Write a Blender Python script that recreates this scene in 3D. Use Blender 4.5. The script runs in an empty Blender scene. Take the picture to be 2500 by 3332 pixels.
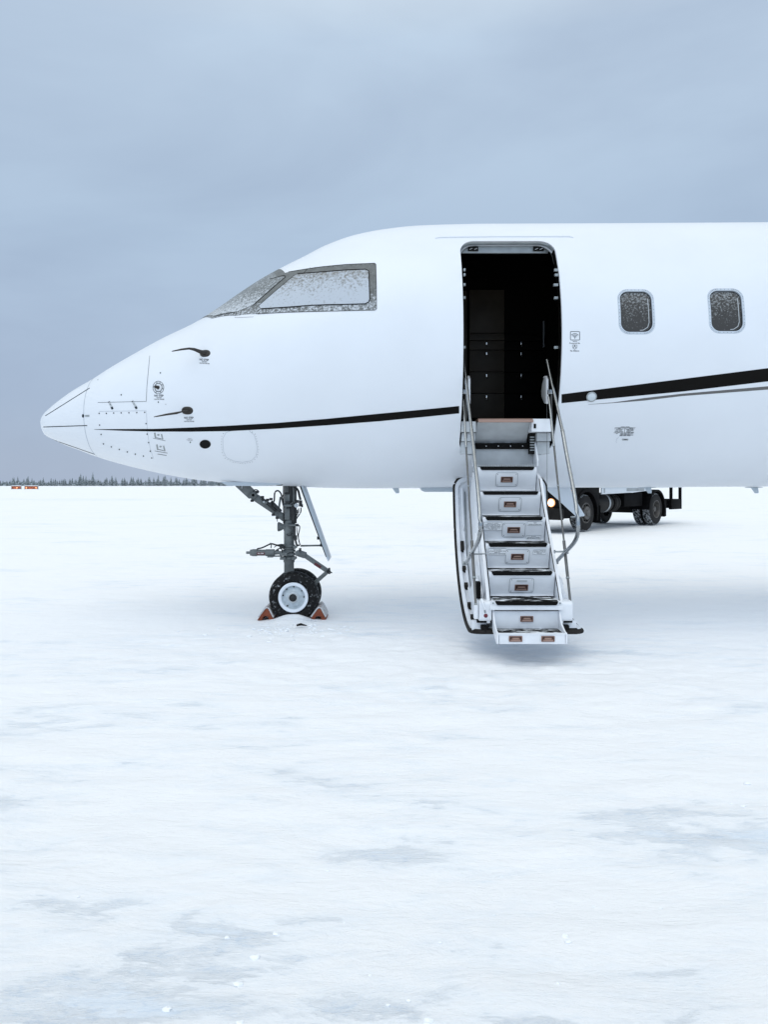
import bpy, bmesh, math, random
import numpy as np
from mathutils import Vector, Matrix
from mathutils.bvhtree import BVHTree
random.seed(7)
R = math.radians
scene = bpy.context.scene
C = scene.collection

# ------------------------------------------------------------------ camera
FP, CXP, CYP, CH = 2500.0, 1250.0, 1576.0, 1.38      # focal length and centre in photo pixels, eye height
cam = bpy.data.cameras.new('camera'); camo = bpy.data.objects.new('camera', cam); C.objects.link(camo)
camo.location = (0, 0, CH); camo.rotation_euler = (R(90), 0, 0)
cam.sensor_fit = 'AUTO'; cam.sensor_width = 36; cam.lens = 36 * FP / 3332
cam.shift_y = (CYP - 1666) / 3332
cam.clip_start = .05; cam.clip_end = 6000
scene.camera = camo
# ------------------------------------------------------------------ light
SUN_EL, SUN_AZ = R(60), R(215)      # sun veiled by cloud, high and behind the camera
sun = bpy.data.lights.new('sun', 'SUN'); suno = bpy.data.objects.new('sun', sun); C.objects.link(suno)
sun.energy = 0.55; sun.angle = R(50); sun.color = (1, .96, .91)
sd = Vector((math.sin(SUN_AZ) * math.cos(SUN_EL), math.cos(SUN_AZ) * math.cos(SUN_EL), math.sin(SUN_EL)))
suno.rotation_euler = sd.to_track_quat('Z', 'Y').to_euler()
scene.view_settings.view_transform = 'Standard'; scene.view_settings.look = 'None'
scene.view_settings.exposure = 0.06; scene.view_settings.gamma = 1
scene.view_settings.use_curve_mapping = False
world = bpy.data.worlds.new('World'); scene.world = world; world.use_nodes = True
wt = world.node_tree; wn = wt.nodes; wl = wt.links; wn.clear()
def wnode(t, **k):
    n = wn.new(t)
    for a, b in k.items(): setattr(n, a, b)
    return n
sky = wnode('ShaderNodeTexSky', sky_type='NISHITA', sun_disc=False, sun_elevation=SUN_EL, sun_rotation=SUN_AZ)
tc = wnode('ShaderNodeTexCoord'); sep = wnode('ShaderNodeSeparateXYZ'); wl.new(tc.outputs['Generated'], sep.inputs[0])
mp = wnode('ShaderNodeMapping'); mp.inputs['Scale'].default_value = (1.0, 1.0, 2.4); mp.inputs['Rotation'].default_value = (0, R(-22), 0)
wl.new(tc.outputs['Generated'], mp.inputs[0])
nz = wnode('ShaderNodeTexNoise'); nz.inputs['Scale'].default_value = 1.7; nz.inputs['Detail'].default_value = 8; nz.inputs['Roughness'].default_value = .50
nz.inputs['Distortion'].default_value = .4
wl.new(mp.outputs[0], nz.inputs['Vector'])
grad = wnode('ShaderNodeValToRGB'); wl.new(sep.outputs['Z'], grad.inputs[0])
e = grad.color_ramp.elements
e[0].position = 0; e[0].color = (.42, .505, .645, 1)
e[1].position = 1; e[1].color = (.99, 1.01, .99, 1)
for p, c in ((.10, (.40, .495, .645, 1)), (.30, (.40, .51, .66, 1)), (.50, (.485, .60, .745, 1)), (.66, (.84, .92, .96, 1))):
    q = e.new(p); q.color = c
cr = wnode('ShaderNodeValToRGB'); wl.new(nz.outputs['Fac'], cr.inputs[0])
cr.color_ramp.elements[0].position = .38; cr.color_ramp.elements[0].color = (.905, .91, .93, 1)
cr.color_ramp.elements[1].position = .63; cr.color_ramp.elements[1].color = (1.10, 1.10, 1.085, 1)
mul = wnode('ShaderNodeMix', data_type='RGBA', blend_type='MULTIPLY'); mul.inputs['Factor'].default_value = 1
ny_ = wnode('ShaderNodeMath', operation='MULTIPLY_ADD'); wl.new(sep.outputs['Y'], ny_.inputs[0]); ny_.inputs[1].default_value = -.75; ny_.inputs[2].default_value = 0.0
nc_ = wnode('ShaderNodeMath', operation='MAXIMUM'); wl.new(ny_.outputs[0], nc_.inputs[0]); nc_.inputs[1].default_value = 0
n1_ = wnode('ShaderNodeMath', operation='ADD'); wl.new(nc_.outputs[0], n1_.inputs[0]); n1_.inputs[1].default_value = 1
vb_ = wnode('ShaderNodeVectorMath', operation='SCALE'); wl.new(grad.outputs[0], vb_.inputs[0]); wl.new(n1_.outputs[0], vb_.inputs['Scale'])   # unseen sky behind the camera brightened as added fill light
wl.new(vb_.outputs[0], mul.inputs['A']); wl.new(cr.outputs[0], mul.inputs['B'])
x10 = wnode('ShaderNodeVectorMath', operation='SCALE'); x10.inputs['Scale'].default_value = 10.0; wl.new(mul.outputs['Result'], x10.inputs[0])
mixs = wnode('ShaderNodeMix', data_type='RGBA'); mixs.inputs['Factor'].default_value = .93
wl.new(sky.outputs[0], mixs.inputs['A']); wl.new(x10.outputs[0], mixs.inputs['B'])
bg = wnode('ShaderNodeBackground'); bg.inputs['Strength'].default_value = 0.1; wl.new(mixs.outputs['Result'], bg.inputs[0])
wo = wnode('ShaderNodeOutputWorld'); wl.new(bg.outputs[0], wo.inputs[0])

# ------------------------------------------------------------------ materials
MATS = {}
def nd(nt, t, **k):
    n = nt.nodes.new(t)
    for a, b in k.items(): setattr(n, a, b)
    return n
def mat(name, col, rough=.5, metal=0, spec=None, var=0, vscale=6, bump=0, bscale=30, coat=0, emit=None, estr=0):
    m = bpy.data.materials.new(name); m.use_nodes = True; nt = m.node_tree
    b = nt.nodes['Principled BSDF']; MATS[name] = m
    b.inputs['Base Color'].default_value = (*col, 1); b.inputs['Roughness'].default_value = rough
    b.inputs['Metallic'].default_value = metal
    if spec is not None: b.inputs['Specular IOR Level'].default_value = spec
    if coat: b.inputs['Coat Weight'].default_value = coat; b.inputs['Coat Roughness'].default_value = .08
    if emit: b.inputs['Emission Color'].default_value = (*emit, 1); b.inputs['Emission Strength'].default_value = estr
    t = nd(nt, 'ShaderNodeTexCoord')
    if var:
        n = nd(nt, 'ShaderNodeTexNoise'); n.inputs['Scale'].default_value = vscale; n.inputs['Detail'].default_value = 6
        nt.links.new(t.outputs['Object'], n.inputs['Vector'])
        r = nd(nt, 'ShaderNodeValToRGB'); nt.links.new(n.outputs['Fac'], r.inputs[0])
        r.color_ramp.elements[0].position = .3; r.color_ramp.elements[1].position = .7
        r.color_ramp.elements[0].color = (*[max(0, c * (1 - var)) for c in col], 1)
        r.color_ramp.elements[1].color = (*[min(1, c * (1 + var)) for c in col], 1)
        nt.links.new(r.outputs[0], b.inputs['Base Color'])
    if bump:
        n = nd(nt, 'ShaderNodeTexNoise'); n.inputs['Scale'].default_value = bscale; n.inputs['Detail'].default_value = 4
        nt.links.new(t.outputs['Object'], n.inputs['Vector'])
        bp = nd(nt, 'ShaderNodeBump'); bp.inputs['Strength'].default_value = bump; bp.inputs['Distance'].default_value = .01
        nt.links.new(n.outputs['Fac'], bp.inputs['Height']); nt.links.new(bp.outputs[0], b.inputs['Normal'])
    return m
def overlay(m, col, rough, scale, lo, hi, upward=False, stretch=(1, 1, 1), zgrad=None, lo2=None):
    """a real second substance (snow, frost, grime) lying in noise-shaped patches; upward=True keeps it on top faces"""
    nt = m.node_tree; b = nt.nodes['Principled BSDF']
    t = nd(nt, 'ShaderNodeTexCoord'); mpn = nd(nt, 'ShaderNodeMapping'); mpn.inputs['Scale'].default_value = stretch
    nt.links.new(t.outputs['Object'], mpn.inputs[0])
    n = nd(nt, 'ShaderNodeTexNoise'); n.inputs['Scale'].default_value = scale; n.inputs['Detail'].default_value = 6; n.inputs['Roughness'].default_value = .65
    nt.links.new(mpn.outputs[0], n.inputs['Vector'])
    val = n.outputs['Fac']
    if zgrad:
        s = nd(nt, 'ShaderNodeSeparateXYZ'); nt.links.new(t.outputs['Object'], s.inputs[0])
        mr = nd(nt, 'ShaderNodeMapRange'); mr.inputs['From Min'].default_value = zgrad[0]; mr.inputs['From Max'].default_value = zgrad[1]
        mr.inputs['To Min'].default_value = zgrad[2]; mr.inputs['To Max'].default_value = zgrad[3]
        nt.links.new(s.outputs['Z'], mr.inputs['Value'])
        a = nd(nt, 'ShaderNodeMath', operation='ADD'); nt.links.new(val, a.inputs[0]); nt.links.new(mr.outputs[0], a.inputs[1]); val = a.outputs[0]
    m1 = nd(nt, 'ShaderNodeMapRange'); m1.inputs['From Min'].default_value = lo; m1.inputs['From Max'].default_value = hi
    nt.links.new(val, m1.inputs['Value']); f = m1.outputs[0]
    if upward:
        g = nd(nt, 'ShaderNodeNewGeometry'); s2 = nd(nt, 'ShaderNodeSeparateXYZ'); nt.links.new(g.outputs['True Normal'], s2.inputs[0])
        m2 = nd(nt, 'ShaderNodeMapRange'); m2.inputs['From Min'].default_value = .45; m2.inputs['From Max'].default_value = .75
        nt.links.new(s2.outputs['Z'], m2.inputs['Value'])
        mm = nd(nt, 'ShaderNodeMath', operation='MULTIPLY'); nt.links.new(f, mm.inputs[0]); nt.links.new(m2.outputs[0], mm.inputs[1]); f = mm.outputs[0]
    mx = nd(nt, 'ShaderNodeMix', data_type='RGBA'); nt.links.new(f, mx.inputs['Factor'])
    src = b.inputs['Base Color']
    if src.is_linked: nt.links.new(src.links[0].from_socket, mx.inputs['A'])
    else: mx.inputs['A'].default_value = src.default_value
    mx.inputs['B'].default_value = (*col, 1); nt.links.new(mx.outputs['Result'], b.inputs['Base Color'])
    rr = nd(nt, 'ShaderNodeMix', data_type='FLOAT'); nt.links.new(f, rr.inputs['Factor'])
    rr.inputs['A'].default_value = b.inputs['Roughness'].default_value; rr.inputs['B'].default_value = rough
    nt.links.new(rr.outputs['Result'], b.inputs['Roughness'])
    return m
paint = mat('white_paint', (.745, .78, .825), .42, coat=.12, var=.025, vscale=1.5, bump=.02, bscale=3)
whitep = mat('stair_paint', (.76, .79, .83), .38, coat=.1, var=.05, vscale=7)
trim = mat('grey_trim', (.46, .49, .51), .4, var=.1, vscale=9)
trimd = mat('frame_metal', (.30, .33, .34), .38, metal=.4, var=.12, vscale=14)
black = mat('stripe_black', (.004, .0036, .0032), .4, spec=.09)
grey_s = mat('stripe_grey', (.11, .11, .11), .35)
mark = mat('marking_ink', (.012, .02, .028), .5, spec=.2)
faint = mat('seam_grey', (.33, .38, .44), .6)  # grey-blue colour of the faint panel seam lines
interior = mat('unlit_black', (.0035, .0032, .003), .6, spec=.15)  # unlit darkness of the cabin and inlet hole put into the colour
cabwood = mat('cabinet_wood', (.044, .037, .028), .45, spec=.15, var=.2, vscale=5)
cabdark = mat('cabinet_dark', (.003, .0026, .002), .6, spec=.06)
chrome = mat('chrome', (.65, .66, .66), .22, metal=1)
rail = mat('rail_aluminium', (.31, .33, .345), .22, metal=.95, var=.12, vscale=25)
railD = mat('rail_dark_steel', (.13, .132, .13), .38, metal=.6, var=.2, vscale=20)
rubber = mat('rubber_black', (.008, .008, .008), .8, spec=.15, bump=.2, bscale=80)
tread = mat('tread_mat', (.006, .006, .006), .85, spec=.12, bump=.3, bscale=120)
overlay(tread, (.80, .84, .88), .85, 13, .52, .60, upward=True, stretch=(.55, 1.6, 1))
seal = mat('seal_rubber', (.022, .020, .018), .75, spec=.15, var=.3, vscale=12, bump=.2)
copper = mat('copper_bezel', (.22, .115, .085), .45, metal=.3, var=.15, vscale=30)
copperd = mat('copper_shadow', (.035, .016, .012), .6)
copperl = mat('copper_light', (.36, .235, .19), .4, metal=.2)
wood = mat('sill_wood', (.20, .12, .085), .5, var=.2, vscale=20)
gear = mat('gear_grey', (.135, .148, .148), .5, spec=.35, var=.28, vscale=16, bump=.15, bscale=40)
geard = mat('gear_dark', (.028, .030, .031), .5, spec=.3, var=.3, vscale=22)
hosem = mat('hose_dark', (.03, .032, .033), .5, spec=.3, var=.3, vscale=30)
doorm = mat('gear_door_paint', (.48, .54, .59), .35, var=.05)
tyre = mat('tyre_rubber', (.006, .006, .0065), .6, spec=.2, bump=.25, bscale=50)
overlay(tyre, (.34, .36, .38), .9, 30, .57, .72)
tyret = mat('truck_tyre_rubber', (.008, .0075, .0075), .8, spec=.15, bump=.3, bscale=30)
overlay(tyret, (.40, .42, .44), .9, 16, .46, .62, stretch=(1, 1, 1))
rimm = mat('rim_white', (.74, .79, .85), .4, var=.06, vscale=10)
dishm = mat('wheel_dish_shade', (.48, .54, .58), .45, var=.15, vscale=30)  # greyer than the rim: shading of the recessed dish put into the colour
red = mat('placard_red', (.10, .012, .016), .5)
redk = mat('knob_red', (.13, .008, .018), .3)
inkw = mat('placard_white_ink', (.8, .8, .8), .5)
placw = mat('placard_white', (.80, .83, .86), .45)
ink = mat('placard_ink', (.05, .065, .08), .5)
probe = mat('probe_metal', (.04, .036, .032), .4, metal=.5, var=.3, vscale=40)
glassl = mat('lamp_lens', (.55, .62, .66), .12, spec=.8)
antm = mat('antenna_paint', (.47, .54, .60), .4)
bladem = mat('blade_paint', (.68, .74, .80), .38)
winf = mat('window_frame_paint', (.50, .56, .63), .5, var=.08, vscale=25)
cockf = mat('cockpit_frame', (.12, .13, .13), .55, var=.25, vscale=20)
overlay(cockf, (.58, .62, .67), .85, 48, .48, .66, zgrad=(2.97, 3.2, .04, -.20))
winp = mat('cabin_pane', (.042, .039, .036), .3, spec=.4)
overlay(winp, (.30, .32, .33), .8, 62, .49, .66, zgrad=(2.74, 3.07, -.12, .06))
cockp = mat('cockpit_pane', (.17, .17, .16), .35, spec=.4)
overlay(cockp, (.47, .515, .57), .85, 42, .38, .60, zgrad=(3.05, 3.36, .17, -.07))
windp = mat('windscreen_glass', (.13, .145, .15), .4, spec=.4)
overlay(windp, (.55, .59, .63), .85, 45, .42, .66, zgrad=(2.98, 3.25, .14, -.06))
snowm = mat('snow_lump', (.90, .93, .965), .8, bump=.6, bscale=25)
orange = mat('chock_orange', (.20, .042, .012), .6, var=.25, vscale=30, bump=.2)
chsnow = mat('chock_crust', (.52, .52, .53), .85, bump=.8, bscale=60)
overlay(chsnow, (.20, .05, .03), .7, 24, .58, .64)
signm = mat('sign_orange', (.42, .09, .03), .5, emit=(.9, .25, .08), estr=.10)
overlay(signm, (.05, .015, .01), .6, 1.6, .50, .54, stretch=(1.6, 1, 1))
tdark = mat('truck_dark', (.0035, .0035, .004), .6, spec=.06, var=.3, vscale=3)
tdarkm = mat('truck_dark_metal', (.011, .0105, .010), .55, spec=.12, var=.3, vscale=5)
tyres_ = mat('truck_tyre_sidewall', (.007, .0065, .0065), .6, spec=.2)
trim_t = mat('truck_rim', (.10, .095, .09), .5, metal=.3, var=.3, vscale=8)
twhite = mat('truck_white', (.62, .67, .72), .4, var=.06, vscale=1)
tgrey = mat('truck_grey', (.30, .33, .35), .5, var=.2, vscale=4)
tglass = mat('truck_glass', (.02, .025, .03), .08, spec=.8)
lampon = mat('headlight_on', (1, .9, .75), .3, emit=(1, .80, .55), estr=30)
lamprim = mat('headlight_glow_rim', (.9, .5, .25), .3, emit=(1, .33, .09), estr=.9)
barkm = mat('bark', (.05, .045, .04), .9)
spr = mat('spruce_frost', (.10, .125, .12), .9, var=.35, vscale=1.2)
overlay(spr, (.46, .52, .57), .95, .9, .42, .60)

# snow ground: base colour only varies where the substance does (packed blue ice under loose snow)
snow = bpy.data.materials.new('snow_surface'); snow.use_nodes = True; nt = snow.node_tree; sb = nt.nodes['Principled BSDF']
sb.inputs['Roughness'].default_value = .75; sb.inputs['Specular IOR Level'].default_value = .3
t = nd(nt, 'ShaderNodeTexCoord')
def nnoise(scale, detail, stretch, rough=.6, dist=0):
    m_ = nd(nt, 'ShaderNodeMapping'); m_.inputs['Scale'].default_value = stretch; nt.links.new(t.outputs['Object'], m_.inputs[0])
    n_ = nd(nt, 'ShaderNodeTexNoise'); n_.inputs['Scale'].default_value = scale; n_.inputs['Detail'].default_value = detail
    n_.inputs['Roughness'].default_value = rough; n_.inputs['Distortion'].default_value = dist; nt.links.new(m_.outputs[0], n_.inputs['Vector']); return n_.outputs['Fac']
att = nd(nt, 'ShaderNodeAttribute', attribute_name='ice')
n1 = nnoise(.9, 9, (.45, 1, 1), .68, .6); n2 = nnoise(6, 9, (.35, 1, 1), .74, .3)
def mth(op, a, b, c=None):
    k = nd(nt, 'ShaderNodeMath', operation=op)
    for i, v in enumerate((a, b) if c is None else (a, b, c)):
        if isinstance(v, (int, float)): k.inputs[i].default_value = v
        else: nt.links.new(v, k.inputs[i])
    return k.outputs[0]
def rng(v, a, b, c=0, d=1):
    m_ = nd(nt, 'ShaderNodeMapRange'); nt.links.new(v, m_.inputs['Value'])
    for n_, x_ in zip(('From Min', 'From Max', 'To Min', 'To Max'), (a, b, c, d)): m_.inputs[n_].default_value = x_
    return m_.outputs[0]
s1 = mth('ADD', mth('MULTIPLY', n1, .52), mth('MULTIPLY', n2, .48))
s1 = mth('ADD', s1, mth('MULTIPLY', att.outputs['Fac'], .085))
soft = rng(s1, .48, .68)                     # wind-packed snow
crack = mth('MULTIPLY', rng(s1, .575, .615), rng(nnoise(60, 6, (.45, 1, 1), .7), .40, .56))                   # places scoured down to blue ice
n3 = nnoise(26, 8, (.4, 1, 1), .75); flecks = mth('MULTIPLY', rng(n3, .53, .60), rng(s1, .53, .60))
mA = nd(nt, 'ShaderNodeMix', data_type='RGBA'); nt.links.new(soft, mA.inputs['Factor'])
mA.inputs['A'].default_value = (.915, .925, .94, 1); mA.inputs['B'].default_value = (.765, .83, .90, 1)
mB = nd(nt, 'ShaderNodeMix', data_type='RGBA'); nt.links.new(mth('MAXIMUM', mth('MULTIPLY', crack, .15), mth('MULTIPLY', flecks, .32)), mB.inputs['Factor'])
nt.links.new(mA.outputs['Result'], mB.inputs['A']); mB.inputs['B'].default_value = (.44, .58, .76, 1)
nt.links.new(mB.outputs['Result'], sb.inputs['Base Color'])
b1 = nnoise(30, 9, (.5, 1, 1), .75); b2 = nnoise(5.5, 8, (.35, 1, 1), .66, .5); b3 = nnoise(1.4, 5, (.5, 1, 1), .6)
hgt = mth('ADD', mth('MULTIPLY', b1, .22), mth('ADD', mth('MULTIPLY', b2, .75), mth('MULTIPLY', b3, 1.1)))
edge = mth('MULTIPLY', rng(s1, .555, .61), .10)    # broken crust edge
hgt = mth('SUBTRACT', hgt, edge)
bmp = nd(nt, 'ShaderNodeBump'); bmp.inputs['Strength'].default_value = .85; bmp.inputs['Distance'].default_value = .045
nt.links.new(hgt, bmp.inputs['Height']); nt.links.new(bmp.outputs[0], sb.inputs['Normal'])

# ------------------------------------------------------------------ helpers
def tag(o, label=None, cat=None, group=None, kind=None):
    if label: o['label'] = label
    if cat: o['category'] = cat
    if group: o['group'] = group
    if kind: o['kind'] = kind
    return o
def empty(name, loc, label, cat, group=None, rz=0):
    o = bpy.data.objects.new(name, None); C.objects.link(o); o.location = loc; o.rotation_euler = (0, 0, rz)
    o.empty_display_size = .2
    return tag(o, label, cat, group)
class MB:
    def __init__(s): s.v = []; s.f = []; s.m = []
    def add(s, verts, faces, mi=0):
        n = len(s.v); s.v += [tuple(p) for p in verts]; s.f += [tuple(i + n for i in f) for f in faces]; s.m += [mi] * len(faces); return s
    def box(s, x0, x1, y0, y1, z0, z1, mi=0, M=None):
        v = [(x, y, z) for x in (x0, x1) for y in (y0, y1) for z in (z0, z1)]
        if M is not None: v = [tuple(M @ Vector(p)) for p in v]
        return s.add(v, [(0, 1, 3, 2), (4, 6, 7, 5), (0, 4, 5, 1), (2, 3, 7, 6), (0, 2, 6, 4), (1, 5, 7, 3)], mi)
    def prism(s, pts, ax, a0, a1, mi=0):
        """polygon pts in the plane across axis ax ('x': (y,z) points), extruded from a0 to a1"""
        def P(p, a): return (a, p[0], p[1]) if ax == 'x' else ((p[0], a, p[1]) if ax == 'y' else (p[0], p[1], a))
        n = len(pts); v = [P(p, a0) for p in pts] + [P(p, a1) for p in pts]
        return s.add(v, [tuple(range(n))[::-1], tuple(range(n, 2 * n))] + [(i, (i + 1) % n, n + (i + 1) % n, n + i) for i in range(n)], mi)
    def ring(s, p, d, r, n, up=None):
        d = Vector(d).normalized(); u = (Vector(up) if up else (Vector((0, 0, 1)) if abs(d.z) < .9 else Vector((1, 0, 0)))); a = d.cross(u).normalized(); b = d.cross(a)
        return [Vector(p) + a * (r * math.cos(k * 2 * math.pi / n)) + b * (r * math.sin(k * 2 * math.pi / n)) for k in range(n)]
    def tube(s, path, r, n=10, mi=0, cap=True):
        path = [Vector(p) for p in path]; rs = r if isinstance(r, (list, tuple)) else [r] * len(path); vs = []
        for i, p in enumerate(path):
            d = (path[min(i + 1, len(path) - 1)] - path[max(i - 1, 0)])
            vs += s.ring(p, d, rs[i], n)
        fs = []
        for i in range(len(path) - 1):
            for k in range(n): fs.append((i * n + k, i * n + (k + 1) % n, (i + 1) * n + (k + 1) % n, (i + 1) * n + k))
        if cap: fs += [tuple(range(n))[::-1], tuple(range((len(path) - 1) * n, len(path) * n))]
        return s.add(vs, fs, mi)
    def lathe(s, p, d, prof, n=40, mi=0, closed=False):
        d = Vector(d).normalized(); vs = []
        for r, h in prof: vs += s.ring(Vector(p) + d * h, d, max(r, 1e-4), n)
        m = len(prof); fs = []
        for i in range(m if closed else m - 1):
            j = (i + 1) % m
            for k in range(n): fs.append((i * n + k, i * n + (k + 1) % n, j * n + (k + 1) % n, j * n + k))
        return s.add(vs, fs, mi)
    def ball(s, p, r, n=14, mi=0, sc=(1, 1, 1)):
        v = []; f = []
        for i in range(n + 1):
            a = math.pi * i / n
            for k in range(n): v.append((p[0] + sc[0] * r * math.sin(a) * math.cos(2 * math.pi * k / n), p[1] + sc[1] * r * math.sin(a) * math.sin(2 * math.pi * k / n), p[2] + sc[2] * r * math.cos(a)))
        for i in range(n):
            for k in range(n): f.append((i * n + k, (i + 1) * n + k, (i + 1) * n + (k + 1) % n, i * n + (k + 1) % n))
        return s.add(v, f, mi)
    def build(s, name, mats, parent=None, bevel=0, seg=2, ang=32, label=None, fix=True):
        me = bpy.data.meshes.new(name); me.from_pydata(s.v, [], s.f)
        for i, p in enumerate(me.polygons): p.material_index = s.m[i]
        bm = bmesh.new(); bm.from_mesh(me)
        if fix: bmesh.ops.remove_doubles(bm, verts=bm.verts, dist=1e-6); bmesh.ops.recalc_face_normals(bm, faces=bm.faces)
        if bevel:
            ed = [x for x in bm.edges if len(x.link_faces) == 2 and x.calc_face_angle(0) > R(40)]
            bmesh.ops.bevel(bm, geom=ed, offset=bevel, segments=seg, affect='EDGES', clamp_overlap=True, profile=.6)
        bm.to_mesh(me); bm.free()
        for p in me.polygons: p.use_smooth = True
        me.set_sharp_from_angle(angle=R(ang))
        for m_ in (mats if isinstance(mats, (list, tuple)) else [mats]): me.materials.append(m_)
        o = bpy.data.objects.new(name, me); C.objects.link(o)
        attach(o, parent)
        if label: o['label'] = label
        return o
WORLD = set()      # things whose parts are modelled in world coordinates; their Empty stands at their base
def attach(o, parent):
    if parent is None: return
    o.parent = parent
    o.matrix_parent_inverse = Matrix.Translation(-parent.location) if parent.name in WORLD else Matrix.Identity(4)
def PX(x, y, Y): return Vector(((x - CXP) / FP * Y, Y, CH - (y - CYP) / FP * Y))
def lerp(a, b, t): return a + (b - a) * t
def rrect(x0, x1, z0, z1, r, n=8):
    pts = []
    for cx, cz, a0 in ((x1 - r, z1 - r, 0), (x0 + r, z1 - r, 90), (x0 + r, z0 + r, 180), (x1 - r, z0 + r, 270)):
        for k in range(n + 1):
            a = R(a0 + 90 * k / n); pts.append((cx + r * math.cos(a), cz + r * math.sin(a)))
    return pts
def dense(pts, step, closed=True):
    out = []; n = len(pts)
    for i in range(n if closed else n - 1):
        a = pts[i]; b = pts[(i + 1) % n]; L = math.dist(a, b); k = max(1, int(L / step))
        for j in range(k): out.append(tuple(lerp(a[q], b[q], j / k) for q in range(len(a))))
    if not closed: out.append(tuple(pts[-1]))
    return out

# ------------------------------------------------------------------ fuselage surface
YC, XT = 8.05, -3.588
KN = np.array([0, .02, .05, .12, .25, .4, .57, .8, 1.05, 1.35, 1.65, 1.78, 1.95, 2.15, 2.35, 2.6, 2.8, 3.0, 3.3, 3.6, 3.9, 4.2, 4.6, 5.2, 8.0, 14])
ZTOP = np.array([1.99, 2.0867, 2.1295, 2.1879, 2.2855, 2.3843, 2.4765, 2.6159, 2.7534, 2.908, 3.0435, 3.1131, 3.2194, 3.3569, 3.4846, 3.623, 3.7197, 3.8227, 3.9269, 3.9845, 4.0166, 4.0286, 4.0366, 4.0387, 4.0549, 4.09])
ZBOT = np.array([1.99, 1.9617, 1.8892, 1.8534, 1.7907, 1.7372, 1.6719, 1.6013, 1.538, 1.4738, 1.4253, 1.412, 1.3914, 1.3775, 1.3686, 1.3584, 1.3511, 1.3439, 1.3385, 1.338, 1.3394, 1.3409, 1.3423, 1.3441, 1.3597, 1.39])
WK = np.array([(0, 0), (.02, .085), (.05, .135), (.15, .225), (.3, .31), (.57, .44), (1, .63), (1.7, .92), (2.3, 1.10), (2.8, 1.22), (3.4, 1.31), (4.1, 1.342), (20, 1.342)])
def pchip(xk, yk, x):
    h = np.diff(xk); d = np.diff(yk) / h; m = np.zeros(len(xk))
    for i in range(1, len(xk) - 1):
        if d[i - 1] * d[i] > 0:
            w1 = 2 * h[i] + h[i - 1]; w2 = h[i] + 2 * h[i - 1]; m[i] = (w1 + w2) / (w1 / d[i - 1] + w2 / d[i])
    m[0] = d[0]; m[-1] = d[-1]
    x = np.clip(np.asarray(x, float), xk[0], xk[-1]); i = np.clip(np.searchsorted(xk, x) - 1, 0, len(h) - 1); t = (x - xk[i]) / h[i]
    return (2*t**3-3*t**2+1)*yk[i] + (t**3-2*t**2+t)*h[i]*m[i] + (-2*t**3+3*t**2)*yk[i+1] + (t**3-t**2)*h[i]*m[i+1]
def sect(X):
    t = np.asarray(X, float) - XT
    T = pchip(KN, ZTOP, t); B = pchip(KN, ZBOT, t); W = pchip(WK[:, 0], WK[:, 1], t)
    return (T + B) / 2, (T - B) / 2, W
def fpt(X, th):      # th in radians, 0 = camera side, 90 deg = crown
    zc, a, w = sect(X)
    return Vector((float(X), YC - float(w) * math.cos(th), float(zc) + float(a) * math.sin(th)))
def grid_mesh(ts, n):
    X = XT + ts; zc, a, W = sect(X); th = np.linspace(0, 2 * np.pi, n + 1)[:-1]
    V = np.stack([np.repeat(X[:, None], n, 1), YC - W[:, None] * np.cos(th), zc[:, None] + a[:, None] * np.sin(th)], -1).reshape(-1, 3)
    m = len(ts); F = [(i * n + k, (i + 1) * n + k, (i + 1) * n + (k + 1) % n, i * n + (k + 1) % n) for i in range(m - 1) for k in range(n)]
    return V, F
NS = 160
TSN = np.concatenate([np.linspace(0.006, 1, 26) ** 2 * .62])
XR = -2.97                                                 # radome joint
TSN = TSN[TSN < XR - XT - .01]; TSN = np.append(TSN, XR - XT)
TSF = np.concatenate([np.linspace(XR - XT, 5.6, 170), np.linspace(5.66, 13.5, 90)])
Vn, Fn = grid_mesh(TSN, NS); Vf, Ff = grid_mesh(TSF, NS)
bvV = [tuple(p) for p in Vn] + [tuple(p) for p in Vf]; bvF = [f[::1] for f in Fn] + [tuple(i + len(Vn) for i in f) for f in Ff]
BV = BVHTree.FromPolygons(bvV, bvF)
CAMP = Vector((0, 0, CH))
def snorm(p):
    e_ = 1e-3
    def f(x, y, z):
        zc, a, w = sect(x); return ((y - YC) / w) ** 2 + ((z - zc) / a) ** 2
    g = Vector((float(f(p[0]+e_, p[1], p[2]) - f(p[0]-e_, p[1], p[2])), float(f(p[0], p[1]+e_, p[2]) - f(p[0], p[1]-e_, p[2])), float(f(p[0], p[1], p[2]+e_) - f(p[0], p[1], p[2]-e_))))
    return g.normalized()
def hit(x, y, off=.0):
    d = (PX(x, y, 8) - CAMP).normalized(); h = BV.ray_cast(CAMP, d)
    if h[0] is None:
        h = BV.find_nearest(PX(x, y, 8.0)); loc = h[0]
    else: loc = h[0]
    return Vector(loc) + snorm(loc) * off
def side(X, Z, off=0):      # point on the camera side of the skin at (X, Z)
    zc, a, w = sect(X); s_ = max(-1, min(1, (Z - float(zc)) / float(a)))
    p = Vector((X, YC - float(w) * math.sqrt(1 - s_ * s_), Z)); return p + snorm(p) * off
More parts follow.
